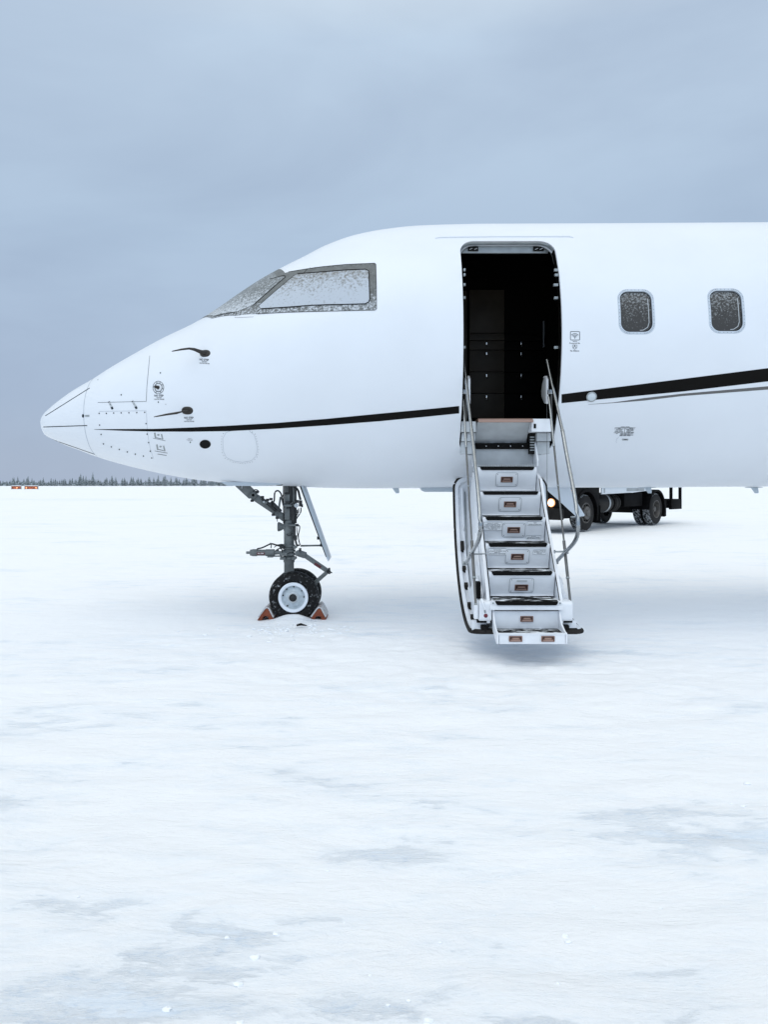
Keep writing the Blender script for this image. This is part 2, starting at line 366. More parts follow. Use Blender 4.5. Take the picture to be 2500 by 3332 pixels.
def ribbon(mb, pts, w, fn, off, mi=0, closed=False, step=14):
    pts = dense(pts, step, closed); n = len(pts); vs = []
    for i, p in enumerate(pts):
        a = pts[(i - 1) % n] if closed or i else pts[0]; b = pts[(i + 1) % n] if closed or i < n - 1 else pts[-1]
        dx, dy = b[0] - a[0], b[1] - a[1]; L = math.hypot(dx, dy) or 1; nx, ny = -dy / L * w / 2, dx / L * w / 2
        vs += [fn(p[0] + nx, p[1] + ny, off), fn(p[0] - nx, p[1] - ny, off)]
    fs = [(2*i, 2*i+1, 2*((i+1) % n)+1, 2*((i+1) % n)) for i in range(n if closed else n - 1)]
    mb.add(vs, fs, mi); return mb
def disc(mb, x, y, r, fn, off, mi=0, ry=None, n=10):
    ry = ry or r; mb.add([fn(x + r * math.cos(2*math.pi*k/n), y + ry * math.sin(2*math.pi*k/n), off) for k in range(n)], [tuple(range(n))], mi); return mb
def patch(mb, poly, fn, off, step=14, mi=0):
    """fill a 2-D polygon, cut into a grid so that it follows the curved skin, and lay it on the surface"""
    bm = bmesh.new(); f = bm.faces.new([bm.verts.new((p[0], p[1], 0)) for p in poly]); bmesh.ops.triangulate(bm, faces=[f])
    st = step if isinstance(step, tuple) else (step, step)
    for ax in (0, 1):
        lo = min(p[ax] for p in poly); hi = max(p[ax] for p in poly); c = lo + st[ax]
        while c < hi:
            co = [0, 0, 0]; co[ax] = c; no = [0, 0, 0]; no[ax] = 1
            bmesh.ops.bisect_plane(bm, geom=bm.verts[:] + bm.edges[:] + bm.faces[:], plane_co=co, plane_no=no); c += st[ax]
    bm.verts.index_update()
    mb.add([fn(v.co.x, v.co.y, off) for v in bm.verts], [tuple(v.index for v in fc.verts) for fc in bm.faces], mi); bm.free(); return mb
def textmesh(s, size, bold=.0):
    cu = bpy.data.curves.new('t', 'FONT'); cu.body = s; cu.size = size; cu.align_x = 'CENTER'; cu.align_y = 'CENTER'; cu.resolution_u = 2; cu.offset = bold
    o = bpy.data.objects.new('t', cu); C.objects.link(o); bpy.context.view_layer.update()
    me = bpy.data.meshes.new_from_object(o.evaluated_get(bpy.context.evaluated_depsgraph_get()))
    v = [(p.co.x, p.co.y) for p in me.vertices]; f = [tuple(p.vertices) for p in me.polygons]
    bpy.data.objects.remove(o); bpy.data.curves.remove(cu); bpy.data.meshes.remove(me); return v, f
def text(mb, s, x, y, h, fn, off, rot=0, sx=1, mi=0, bold=0.0):
    """writing in photo-pixel units on a surface given by fn(x, y, off)"""
    v, f = textmesh(s, h * 1.35, bold * h); c, s_ = math.cos(R(rot)), math.sin(R(rot))
    mb.add([fn(x + (a * sx * c + b * s_), y - (-a * sx * s_ * -1 if False else (b * c - a * sx * s_)), off) for a, b in v], f, mi); return mb

# ------------------------------------------------------------------ snow ground
def vnoise(x, y, seed):
    xi = np.floor(x).astype(np.int64); yi = np.floor(y).astype(np.int64); fx = x - xi; fy = y - yi
    def hsh(a, b):
        h = (a * 374761393 + b * 668265263 + seed * 1274126177) & 0xffffffff; h = ((h ^ (h >> 13)) * 1274126177) & 0xffffffff
        return ((h ^ (h >> 16)) & 0xffff) / 65535.0
    u = fx * fx * fx * (fx * (fx * 6 - 15) + 10); v = fy * fy * fy * (fy * (fy * 6 - 15) + 10)
    return (hsh(xi, yi) * (1-u) + hsh(xi+1, yi) * u) * (1-v) + (hsh(xi, yi+1) * (1-u) + hsh(xi+1, yi+1) * u) * v
def fbm(x, y, o, seed):
    s = 0; a = .5
    for k in range(o): s = s + a * (vnoise(x * 2**k, y * 2**k, seed + k) - .5); a *= .5
    return s
def gauss(x, y, cx, cy, sx, sy): return np.exp(-((x-cx)/sx)**2 - ((y-cy)/sy)**2)
def ground_h(x, y):
    d = np.hypot(x, y); near = np.clip(1.3 - d / 60, 0, 1)
    h = near * (.035 * fbm(x * .5, y * .8, 3, 3) + .022 * fbm(x * 2.2, y * 3.2, 4, 11)) + .25 * np.clip((d - 60) / 300, 0, 1) * fbm(x * .012, y * .012, 3, 5)
    h = h - .012
    h = h + .048 * np.exp(-(np.abs((x + .93) / .15) ** 3.2) - ((y - 7.80) / .12) ** 2) + .03 * gauss(x, y, -.93, 7.75, .38, .22) + .05 * gauss(x, y, -.93, 8.25, .3, .15)
    k = np.exp(-(((x + .9) ** 2 + (y - 7.45) ** 2) / .5)); h = h + k * .02 * np.abs(fbm(x * 9, y * 12, 3, 21))
    tr_ = np.clip(gauss(x, y, 1.2, 5.6, 2.6, 1.1) + gauss(x, y, -.5, 6.6, 1.6, .8), 0, 1); h = h + tr_ * (.050 * np.abs(fbm(x * 3.2, y * 4.2, 3, 33)) + .03 * fbm(x * 8, y * 9, 2, 41))   # trodden snow in front of the stairs
    trk = 0
    for off, r0 in ((0, 13.0), (1.6, 13.0)):        # old tyre tracks curving past the nose wheel
        rr = np.hypot(x - 3.5, y - 24.5); trk = trk + np.exp(-((rr - r0 - off) / .14) ** 2)
    return h - .012 * trk * np.clip(fbm(x * .8, y * .8, 2, 9) * 3 + .7, 0, 1)
def axis(lo, hi, step, far, g=1.09):
    c = list(np.arange(lo, hi, step)); a = lo; s = step
    L = []
    while a > -far: s *= g; a -= s; L.append(a)
    U = []; a = c[-1]; s = step
    while a < far: s *= g; a += s; U.append(a)
    return np.array(L[::-1] + c + U)
gx = axis(-3.6, 3.9, .03, 1500); gy = axis(1.7, 9.4, .03, 2200)
GX, GY = np.meshgrid(gx, gy); GZ = ground_h(GX, GY)
nx, ny = len(gx), len(gy)
me = bpy.data.meshes.new('snow_ground')
V = np.stack([GX, GY, GZ], -1).reshape(-1, 3)
idx = np.arange(nx * ny).reshape(ny, nx)
Fq = np.stack([idx[:-1, :-1], idx[:-1, 1:], idx[1:, 1:], idx[1:, :-1]], -1).reshape(-1, 4)
me.vertices.add(len(V)); me.vertices.foreach_set('co', V.ravel()); me.loops.add(Fq.size); me.loops.foreach_set('vertex_index', Fq.ravel())
me.polygons.add(len(Fq)); me.polygons.foreach_set('loop_start', np.arange(0, Fq.size, 4)); me.polygons.foreach_set('loop_total', np.full(len(Fq), 4))
me.update(); me.validate(); me.shade_smooth()
ice = np.zeros_like(GX)
for cx_, cy_, sx_, sy_, a_ in ((1.45, 3.05, .55, .30, 1.0), (-1.05, 2.62, .5, .12, .6), (-.45, 2.38, .22, .07, .9), (.12, 2.02, .7, .10, .9), (-.85, 2.08, .45, .12, .7), (.1, 2.9, .35, .10, .6), (1.0, 2.2, .4, .12, .45), (3.6, 11.5, 2.4, 1.0, .6), (.4, 12.3, 2.6, .35, .7), (-6, 34, 6, 1.6, .9), (-30, 72, 14, 3, 1.1), (-1.2, 3.9, .5, .2, .3)):
    ice += a_ * gauss(GX, GY, cx_, cy_, sx_, sy_)
def seg(x0, y0, x1, y1, w, a_):
    dx, dy = x1 - x0, y1 - y0; t_ = np.clip(((GX - x0) * dx + (GY - y0) * dy) / (dx * dx + dy * dy), 0, 1)
    return a_ * np.exp(-(((GX - x0 - t_ * dx) ** 2 + (GY - y0 - t_ * dy) ** 2) / w ** 2))
for q_ in ((-1.2, 15.2, 2.0, 20.4, .28, .9), (-.9, 14.0, 3.6, 20.4, .28, .7), (-3, 13.2, -.9, 14.1, .25, .7), (3.8, 14, 9, 15.5, .3, .7), (3.4, 11.0, 8, 11.8, .25, .6), (-9, 19, -3, 17.2, .3, .5), (-14, 26, 2, 33, .5, .7), (-40, 64, -16, 70, 1.2, 1.0), (10, 40, 40, 46, .8, .7), (-8, 13, -4, 11.6, .22, .4), (-2.2, 8.8, 1.2, 6.2, .18, .35), (-.6, 7.2, 3, 6.0, .16, .3)): ice += seg(*q_)
ice -= .12
ice -= .25 * np.clip((GY - 4.5) / 3, 0, 1) * (GY < 400)
at = me.attributes.new('ice', 'FLOAT', 'POINT'); at.data.foreach_set('value', ice.ravel().astype(np.float32))
me.materials.append(snow); g = bpy.data.objects.new('snow_ground', me); C.objects.link(g); g['kind'] = 'structure'

# ================================================================== the aeroplane
jet = empty('business_jet', (-.93, 8.0, 0), 'white business jet with thin black stripe and open stair door parked on snow', 'airplane'); WORLD.add(jet.name)
def skin_object(name, V, F, mats, parent, cap0=False, cap1=False, n=NS):
    F = list(F); m = len(V) // n
    if cap0: F.append(tuple(range(n))[::-1])
    if cap1: F.append(tuple(range((m - 1) * n, m * n)))
    me = bpy.data.meshes.new(name); me.from_pydata([tuple(p) for p in V], [], F)
    bm = bmesh.new(); bm.from_mesh(me); bmesh.ops.recalc_face_normals(bm, faces=bm.faces); bm.to_mesh(me); bm.free()
    for mm in mats: me.materials.append(mm)
    o = bpy.data.objects.new(name, me); C.objects.link(o); return o
def analytic_normals(me, capx=None):
    for p in me.polygons: p.use_smooth = True
    nrm = [None] * len(me.loops); cache = {}
    for p in me.polygons:
        flat = p.material_index != 0 or abs(p.normal.x) > .995
        for li in p.loop_indices:
            vi = me.loops[li].vertex_index
            if flat: nrm[li] = p.normal[:]
            else:
                if vi not in cache: cache[vi] = snorm(me.vertices[vi].co)[:]
                nrm[li] = cache[vi]
    me.normals_split_custom_set(nrm)
fus = skin_object('fuselage', Vf, Ff, [paint], jet, True, True)
def cutter(mb, m):
    o = mb.build('cut', m); return o
DX0, DX1, DZ0, DZ1 = .690, 1.562, 1.640, 3.630
cutters = []
circ = [(YC + 1.22 * math.cos(2*math.pi*k/72), 2.69 + 1.22 * math.sin(2*math.pi*k/72)) for k in range(72)]
circ = [(y, max(z, 1.955)) for y, z in circ]; cc = [circ[0]]
for p in circ[1:]:
    if p[1] == 1.955 and cc[-1][1] == 1.955 : cc[-1] = p if len(cc) > 1 and cc[-2][1] == 1.955 else cc[-1]
    if math.dist(p, cc[-1]) > 1e-6: cc.append(p)
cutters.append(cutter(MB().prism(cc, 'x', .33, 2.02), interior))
cutters.append(cutter(MB().prism(rrect(DX0, DX1, DZ0, DZ1, .13, 10), 'y', 6.2, 7.19), trimd))
cutters.append(cutter(MB().prism(rrect(DX0 + .012, DX1 - .012, 1.655, 2.35, .12, 8), 'y', 7.0, 7.36), trimd))
WINS = [(2.212, 2.895), (3.002, 2.902), (3.792, 2.909), (4.582, 2.916)]
for wx, wz in WINS: cutters.append(cutter(MB().prism(rrect(wx - .1385, wx + .1385, wz - .184, wz + .184, .075, 8), 'y', 6.2, 6.80), winf))
for cobj in cutters:
    md = fus.modifiers.new('b', 'BOOLEAN'); md.operation = 'DIFFERENCE'; md.solver = 'EXACT'; md.object = cobj; md.material_mode = 'TRANSFER'
bpy.context.view_layer.update()
me = bpy.data.meshes.new_from_object(fus.evaluated_get(bpy.context.evaluated_depsgraph_get()))
fus.modifiers.clear(); fus.data = me; me.name = 'fuselage'
for cobj in cutters: bpy.data.objects.remove(cobj)
analytic_normals(me); attach(fus, jet)
nose = skin_object('nose_cone', Vn, Fn, [paint], jet, True, False); analytic_normals(nose.data); attach(nose, jet)

# --- markings that lie on the skin
H = hit
def Z1(pts): return [(100 + x * .4819, 800 + y * .4819) for x, y in pts]
def ZW(pts): return [(640 + x * .3735, 820 + y * .3735) for x, y in pts]
up = [(306,1396.6),(340,1396.5),(400,1396),(505,1395.5),(620,1391),(746,1385),(900,1376),(1060,1363),(1240,1345.5),(1400,1330.5),(1495,1321)]
lo = [(306,1397.4),(340,1399),(400,1401.5),(505,1404),(620,1404.5),(746,1402.5),(900,1394.5),(1060,1384),(1240,1370),(1400,1354.5),(1494,1345)]
def band(mb, up, lo, off=.0016):
    def at(c, x): return np.interp(x, [p[0] for p in c], [p[1] for p in c])
    x0, x1 = up[0][0], up[-1][0]; n = int((x1 - x0) / 9) + 1; xs = np.linspace(x0, x1, n); vs = []; m = 4
    for x in xs:
        a, b = at(up, x), at(lo, x)
        for j in range(m + 1): vs.append(H(x, lerp(a, b, j / m), off))
    mb.add(vs, [(i*(m+1)+j, i*(m+1)+j+1, (i+1)*(m+1)+j+1, (i+1)*(m+1)+j) for i in range(n-1) for j in range(m)]); return mb
st = MB(); band(st, up, lo)
band(st, [(1828.5,1283),(1825.5,1283.2),(2000,1261),(2222,1233),(2500,1198),(2760,1164)][0:1] + [(2000,1261),(2222,1233),(2500,1198),(4300,965)], [(1826,1312),(2000,1295),(2222,1274),(2500,1241),(4300,1022)])
st.build('stripe', black, fus, label='thin black stripe running back and widening along the side')
st = MB(); band(st, [(1916,1315.6),(2000,1309),(2095,1295.5),(2222,1281),(2500,1257),(4300,1060)], [(1916,1316.4),(2000,1311),(2095,1303.5),(2222,1288.5),(2500,1267.5),(4300,1076)])
st.build('stripe', grey_s, fus, label='narrow grey stripe under the black one')
s_ = MB(); ribbon(s_, Z1([(97,1148),(396,960)]), 2.0, H, .0015); ribbon(s_, Z1([(84,1223),(380,1213)]), 2.6, H, .0015); ribbon(s_, Z1([(108,1295),(430,1407)]), 1.6, H, .0015)
s_.build('lightning_strip', mark, nose)
s_ = MB(); ribbon(s_, Z1([(366,1148),(394,1148)]), 6, H, .0018); s_.build('vent', trimd, nose); s_ = MB(); disc(s_, 100 + 352 * .4819, 800 + 1148 * .4819, 3.6, H, .002, ry=6); s_.build('vent', mark, nose)
s_ = MB(); ths = np.linspace(0, 2*np.pi, 121)
vs = []
for th in ths: vs += [fpt(XR - .0022, th) + snorm(fpt(XR, th)) * .0012, fpt(XR + .0022, th) + snorm(fpt(XR, th)) * .0012]
s_.add(vs, [(2*i, 2*i+1, 2*i+3, 2*i+2) for i in range(120)]); s_.build('panel_seam', faint, fus)
s_ = MB()
ribbon(s_, Z1([(803,742),(792,860),(783,960),(780,1050)]), 1.1, H, .0015); ribbon(s_, Z1([(452,1058),(620,1054),(780,1050)]), 1.1, H, .0015)
s_.build('panel_seam', mark, fus)
s_ = MB(); ribbon(s_, Z1([(462,1118),(780,1113),(786,1250),(806,1370),(830,1440)]), .8, H, .0014); s_.build('panel_seam', faint, fus); s_ = MB()
ribbon(s_, Z1([(1358,1247),(1318,1260),(1297,1300),(1297,1340),(1302,1390),(1320,1428),(1370,1452),(1430,1461),(1490,1450),(1520,1420),(1530,1375),(1522,1320),(1508,1275),(1475,1248)]), .9, H, .0014); s_.build('panel_seam', faint, fus); s_ = MB()
ribbon(s_, [(2015,1422),(2008,1428),(2006,1438),(2008,1441)], .8, H, .0014)
s_.build('panel_seam', faint, fus)
scr = MB()
for x, y in Z1([(461,1131),(510,1131),(559,1129),(610,1128),(662,1127),(715,1126),(769,1124),(464,1210),(474,1273),(490,1337),(543,1357),(597,1374),(651,1391),(705,1406),(760,1419),(816,1432),(806,1386),(795,1328),(785,1271),(778,1200),(610,1006),(875,858),(861,1055),(1077,1326)]): disc(scr, x, y, 2.1, H, .0017, ry=2.4)
for x, y in Z1([(911,1070),(452,905)]): disc(scr, x, y, 1.2, H, .0017)
ov = dense(Z1([(1362,1236),(1312,1250),(1290,1285),(1287,1340),(1293,1395),(1312,1434),(1366,1460),(1430,1470),(1496,1458),(1528,1425),(1538,1375),(1530,1318),(1515,1270),(1478,1243)]), 7.6)
for x, y in ov: disc(scr, x, y, 1.05, H, .0017, n=6)
scr.build('screws', mark, fus)
for pts in ([(527,1052),(553,1103)], [(686,1048),(716,1100)]):
    q = Z1(pts); m_ = MB(); ribbon(m_, q, 6, H, .004); ribbon(m_, [q[0], (lerp(q[0][0], q[1][0], .1), lerp(q[0][1], q[1][1], .1))], 6, H, .0045, 1)
    ribbon(m_, [(lerp(q[0][0], q[1][0], .72), lerp(q[0][1], q[1][1], .72)), q[1]], 7, H, .0045, 1)
    ribbon(m_, [(lerp(q[0][0], q[1][0], .35), lerp(q[0][1], q[1][1], .35)), (lerp(q[0][0], q[1][0], .42), lerp(q[0][1], q[1][1], .42))], 3, H, .0045, 1); m_.build('latch', [trim, mark], fus)
# round sensor plate
cx_, cy_ = 515, 1261; m_ = MB()
for r_, w_ in ((1.0, 1.3), (.68, 1.9)): ribbon(m_, [(cx_ + 17.6 * r_ * math.cos(a), cy_ + 20.5 * r_ * math.sin(a)) for a in np.linspace(0, 2*np.pi, 37)[:-1]], w_, H, .002, closed=True, step=3)
for a in (15, 60, 120, 185, 250, 290, 330): disc(m_, cx_ + 15 * math.cos(R(a)), cy_ + 17.5 * math.sin(R(a)), 1.5, H, .002)
m_.build('sensor_plate', mark, fus)
p0 = H(514, 1261); n0 = snorm(p0); m_ = MB(); m_.lathe(p0, n0, [(.001, .05), (.009, .048), (.014, .03), (.017, .004), (.018, 0)], 16)
m_.tube([p0 + n0 * .03, p0 + n0 * .035 + Vector((.022, 0, -.002))], [.009, .004], 10); m_.build('sensor_vane', probe, fus)
# no-step notices
for (x, y, rot) in ((516.5, 1287.8, 0), (614, 1359.6, 0), (664, 1171, 4)):
    m_ = MB(); text(m_, 'NO STEP', x, y, 6.6, H, .0018, rot, .86, bold=.03)
    k = math.sin(R(rot)); text(m_, 'DANGER', x + 1, y + 6.4, 3.2, H, .0018, rot, .95, bold=.02); text(m_, 'HEATED PROBE', x + 1, y + 11.6, 3.3, H, .0018, rot, 1.05, bold=.02); m_.build('notice', mark, fus)
# the two pitot probes: oval foot, swept arm, tube pointing forward
def pitot(foot, rx, ry, ang, arm):
    m_ = MB(); c, s__ = math.cos(R(ang)), math.sin(R(ang))
    ol = [(foot[0] + rx * abs(math.cos(a))**.8 * (1 if math.cos(a) > 0 else -1) * c - ry * math.sin(a) * s__, foot[1] + rx * math.cos(a) * s__ + ry * math.sin(a) * c) for a in np.linspace(0, 2*np.pi, 29)[:-1]]
    a_ = [H(x, y, .0) for x, y in ol]; b_ = [H(lerp(foot[0], x, .88), lerp(foot[1], y, .88), .007) for x, y in ol]; n = len(ol)
    m_.add(a_ + b_, [(i, (i+1) % n, n + (i+1) % n, n + i) for i in range(n)] + [tuple(range(n, 2*n))])
    pr = m_.build('pitot_probe', probe, jet)
    path = []
    base = H(*foot); nn = snorm(base)
    path = []
    for (x, y, off, w, tk) in arm:
        p = PX(x, y, (base + nn * off).y); path.append((p, w, tk))
    m2 = MB(); vs = []; k = 8
    for i, (p, w, tk) in enumerate(path):
        d = (path[min(i+1, len(path)-1)][0] - path[max(i-1, 0)][0]).normalized(); u = d.cross(Vector((0, 1, 0))).normalized(); v_ = d.cross(u)
        vs += [p + u * (w * math.cos(2*math.pi*j/k)) + v_ * (tk * math.sin(2*math.pi*j/k)) for j in range(k)]
    m2.add(vs, [(i*k+j, i*k+(j+1) % k, (i+1)*k+(j+1) % k, (i+1)*k+j) for i in range(len(path)-1) for j in range(k)] + [tuple(range(k)), tuple(range((len(path)-1)*k, len(path)*k))])
    m2.build('probe_arm', probe, pr)
pitot((667, 1150), 17.5, 11.5, -8, [(678,1150,.0,.018,.012),(650,1144,.035,.018,.010),(632,1137,.07,.014,.009),(615,1134,.09,.010,.009),(590,1137,.10,.009,.009),(562,1142.5,.11,.005,.005),(558,1143.5,.11,.002,.002)])
pitot((609, 1336), 19, 13, 2, [(616,1336,.0,.018,.010),(594,1339,.05,.006,.008),(574,1344,.085,.011,.009),(540,1349,.10,.009,.009),(512,1354.5,.11,.006,.006),(500,1356.5,.11,.003,.003)])
# static ports
for (x0, y0, t2) in ((516, 1417, 0), (523, 1455, 1)):
    m_ = MB(); ribbon(m_, [(x0 - 13, y0 - 9), (x0 - 10, y0 + 9)], 5, H, .002); ribbon(m_, [(x0 + 9, y0 - 5), (x0 + 13, y0 + 13)], 4.4, H, .002); disc(m_, x0 - 1, y0 - 2, 4, H, .002, ry=3)
    m_.build('static_port', trimd, fus); m_ = MB()
    ribbon(m_, [(x0 - 8, y0 + 7), (x0 + 9, y0 + 11)], 1.6, H, .002)
    if t2: ribbon(m_, [(x0 - 20, y0 + 12), (x0 + 22, y0 + 19)], 1.2, H, .002); ribbon(m_, [(x0 - 11, y0 + 22), (x0 + 19, y0 + 27)], 1.3, H, .002)
    else: ribbon(m_, [(x0 - 18, y0 + 9), (x0 + 22, y0 + 17)], .9, H, .002)
    m_.build('notice', mark, fus)
m_ = MB(); text(m_, 'STATIC', 617, 1427, 2.4, H, .0018, 0, 1.1); text(m_, 'DO NOT PLUG', 617, 1430.4, 2.4, H, .0018, 0, .95); text(m_, 'KEEP CLEAN', 618, 1433.6, 2.4, H, .0018, 0, .9); m_.build('notice', mark, fus)
m_ = MB(); disc(m_, 667.5, 1445, 17.5, H, .0022, n=28, ry=13.5); m_.build('air_inlet', interior, fus)
m_ = MB(); ribbon(m_, [(667.5 + 17.5 * math.cos(a), 1445 + 13.5 * math.sin(a)) for a in np.linspace(0, 2*np.pi, 29)[:-1]], 1.6, H, .003, closed=True, step=4); m_.build('inlet_rim', probe, fus)
# rain gutter above the door
m_ = MB(); pts = dense([(1417, 776), (1432, 773), (1600, 770.5), (1851, 770), (1866, 773)], 12, False); m_.tube([H(x, y, .004) for x, y in pts], [.003] + [.008] * (len(pts) - 2) + [.003], 8); m_.build('rain_gutter', paint, fus)
# wi-fi notice with the operator's shield
K4 = .3373
def Z4(x, y): return (1400 + x * K4, 700 + y * K4)
m_ = MB(); q = [Z4(*p) for p in rrect(1356, 1445, 1123, 1205, 8, 4)]; ribbon(m_, q, 1.7, H, .0018, closed=True, step=4)
cx_, cy_ = Z4(1399, 1184); disc(m_, cx_, cy_, 1.8, H, .0018)
for r_ in (6.2, 10.6, 15.2): ribbon(m_, [(cx_ + r_ * 1.0 * math.sin(a), cy_ + 1.5 - r_ * math.cos(a)) for a in np.linspace(-.86, .86, 15)], 1.6, H, .0018, step=2)
x, y = Z4(1399, 1219); text(m_, 'Wi-Fi', x, y, 3.0, H, .0018, 0, 1.5, bold=.04); x, y = Z4(1397, 1236); text(m_, 'Powered By', x, y, 3.6, H, .0018, 0, 1.45, bold=.03)
x, y = Z4(1397, 1310); text(m_, 'Fly Alliance', x, y, 3.8, H, .0018, 0, 1.25, bold=.04)
sh = [Z4(*p) for p in ((1376,1252),(1376,1272),(1381,1284),(1397,1295),(1413,1285),(1420,1272),(1421,1253))]; ribbon(m_, sh, 1.2, H, .0018, closed=True, step=4)
for p in ([(1397,1256),(1387,1281)], [(1397,1256),(1408,1280)]): ribbon(m_, [Z4(*a) for a in p], 1.6, H, .0018, step=4)
m_.build('wifi_notice', mark, fus)
# service notice behind the door
def ZD(x, y): return (1980 + x * .0723, 1370 + y * .0723)
m_ = MB()
for (xa, xb, y, w) in ((580,1000,262,1.5),(300,1240,296,.9),(285,1225,348,1.0),(370,655,378,.8),(345,650,410,1.1),(290,710,455,1.1),(320,660,490,.9),(255,1185,525,1.1),(825,1165,380,1.2),(840,1170,415,1.6),(820,1025,465,.9),(830,1180,495,1.3),(350,450,562,1.2),(545,1150,562,1.0),(555,1040,590,1.0),(525,1160,625,1.5),(515,1035,660,1.4),(440,600,320,1.1),(960,1145,322,1.1),(640,900,805,.8),(640,900,858,.8),(700,880,832,1.6)):
    n = max(1, int((xb - xa) / 150)); 
    for k in range(n):
        a = lerp(xa, xb, k / n); b = lerp(xa, xb, (k + (.86 if w > .9 else 1)) / n); ribbon(m_, [ZD(a, y), ZD(b, y)], w, H, .0018)
ribbon(m_, [ZD(770, 300), ZD(730, 520)], 1.1, H, .0018); ribbon(m_, [ZD(645, 805), ZD(645, 858)], 1, H, .0018); ribbon(m_, [ZD(897, 805), ZD(897, 858)], 1, H, .0018)
m_.build('notice', mark, fus)
# round inspection light in the stripe
p0 = H(1926, 1291); n0 = snorm(p0); m_ = MB(); m_.lathe(p0, n0, [(.047, 0), (.047, .006), (.042, .010), (.036, .010)], 28); m_.lathe(p0, n0, [(.036, .009), (.024, .014), (.001, .016)], 28, 1)
for s__ in (-1, 1): m_.ball(p0 + n0 * .008 + Vector((s__ * .041, 0, 0)), .004, 6, 0)
m_.build('inspection_light', [trimd, glassl], jet)
# beacon on the roof
m_ = MB(); px_ = 3.11; m_.ball((px_, 8.05, 4.045), .04, 14, 0, (1.7, .8, .95)); m_.build('roof_beacon', trimd, jet)

# --- cockpit glazing (side pane, windscreen, frame), mirrored to the far side
def to_param(x, y):
    p = H(x, y); zc, a, w = sect(p.x); return (p.x, math.degrees(math.atan2((p.z - float(zc)) / float(a), (YC - p.y) / float(w))))
def glaze(name, mt, poly, off, parent, far=False, step=(.05, 2.0), label=None):
    def fn(X, T, o): th = R(180 - T) if far else R(T); q = fpt(X, th); return q + snorm(q) * o
    m_ = MB(); patch(m_, poly, fn, off, step); return m_.build(name, mt, parent, label=label)
fr = [to_param(*p) for p in ZW([(335,557),(530,541),(800,526),(1100,518),(1300,513),(1556,507),(1568,495),(1567,300),(1563,110),(1552,99),(1300,110),(1100,129),(950,150),(770,183)])]
wl = to_param(*ZW([(150,563)])[0]); wtp = to_param(*ZW([(640,210)])[0])
side_p = [to_param(*p) for p in ZW([(560,497),(800,482),(1000,466),(1300,458),(1470,452),(1500,437),(1509,412),(1503,200),(1497,165),(1470,153),(1300,160),(1100,176),(905,190),(850,208),(700,335),(545,468)])]
post_b = to_param(*ZW([(488,466)])[0]); post_t = to_param(*ZW([(768,222)])[0]); post_m = to_param(*ZW([(640,335)])[0]); f2 = to_param(*ZW([(350,523)])[0]); f3 = to_param(*ZW([(700,214)])[0])
Xlo, Xhi = -1.97, -1.22
frame_poly = [(Xlo - .03, 89), (wl[0] - .02, wl[1] - 1.0)] + fr + [(Xhi + .04, 89)]
wind_poly = [(Xlo, 87.5), (wl[0], wl[1] + .6), f2, post_b, post_m, post_t, (f3[0], f3[1]), (Xhi, 87.5)]
for far in (False, True):
    cw = glaze('cockpit_window', cockf, frame_poly, .002, jet, far)
    glaze('side_pane', cockp, side_p, .0042, cw, far); glaze('windscreen_pane', windp, wind_poly, .0042, cw, far)
    if not far:
        m_ = MB(); ribbon(m_, ZW([(560,497),(800,482),(1000,466),(1300,458),(1470,453),(1500,437),(1509,412),(1503,200),(1497,165),(1470,153),(1300,160),(1100,176),(905,190),(880,195)]), 3.0, H, .0055, step=10)
        ribbon(m_, ZW([(150,563),(350,522)]), 1.3, H, .0055, step=8); ribbon(m_, ZW([(490,467),(640,335),(772,222),(775,212),(762,206),(640,238)]), 1.5, H, .0055, step=8)
        ribbon(m_, ZW([(850,207),(700,333),(545,467)]), 1.2, H, .0055, step=10)
        ribbon(m_, ZW([(530,541),(800,526),(1100,518),(1300,513),(1556,507),(1568,495),(1567,300),(1563,110),(1552,99),(1300,110),(1100,129),(950,150),(800,175)]), 1.5, H, .0035, step=10)
        ribbon(m_, ZW([(966,150),(935,185),(905,190)]), 1, H, .0055); ribbon(m_, ZW([(546,505),(515,541)]), 1, H, .0055); ribbon(m_, ZW([(350,528),(335,556)]), 1, H, .0055)
        ribbon(m_, ZW([(330,572),(495,566)]), .7, H, .002)
        m_.build('gasket', black, cw)
        m_ = MB()
        for k in range(15): disc(m_, *ZW([(990 + k * 40, 140 - k * 2.2)])[0], .9, H, .005, n=6)
        for k in range(14): disc(m_, *ZW([(1520 + (k % 2) * 30, 125 + k * 28)])[0], .9, H, .005, n=6)
        m_.build('rivets', black, cw)
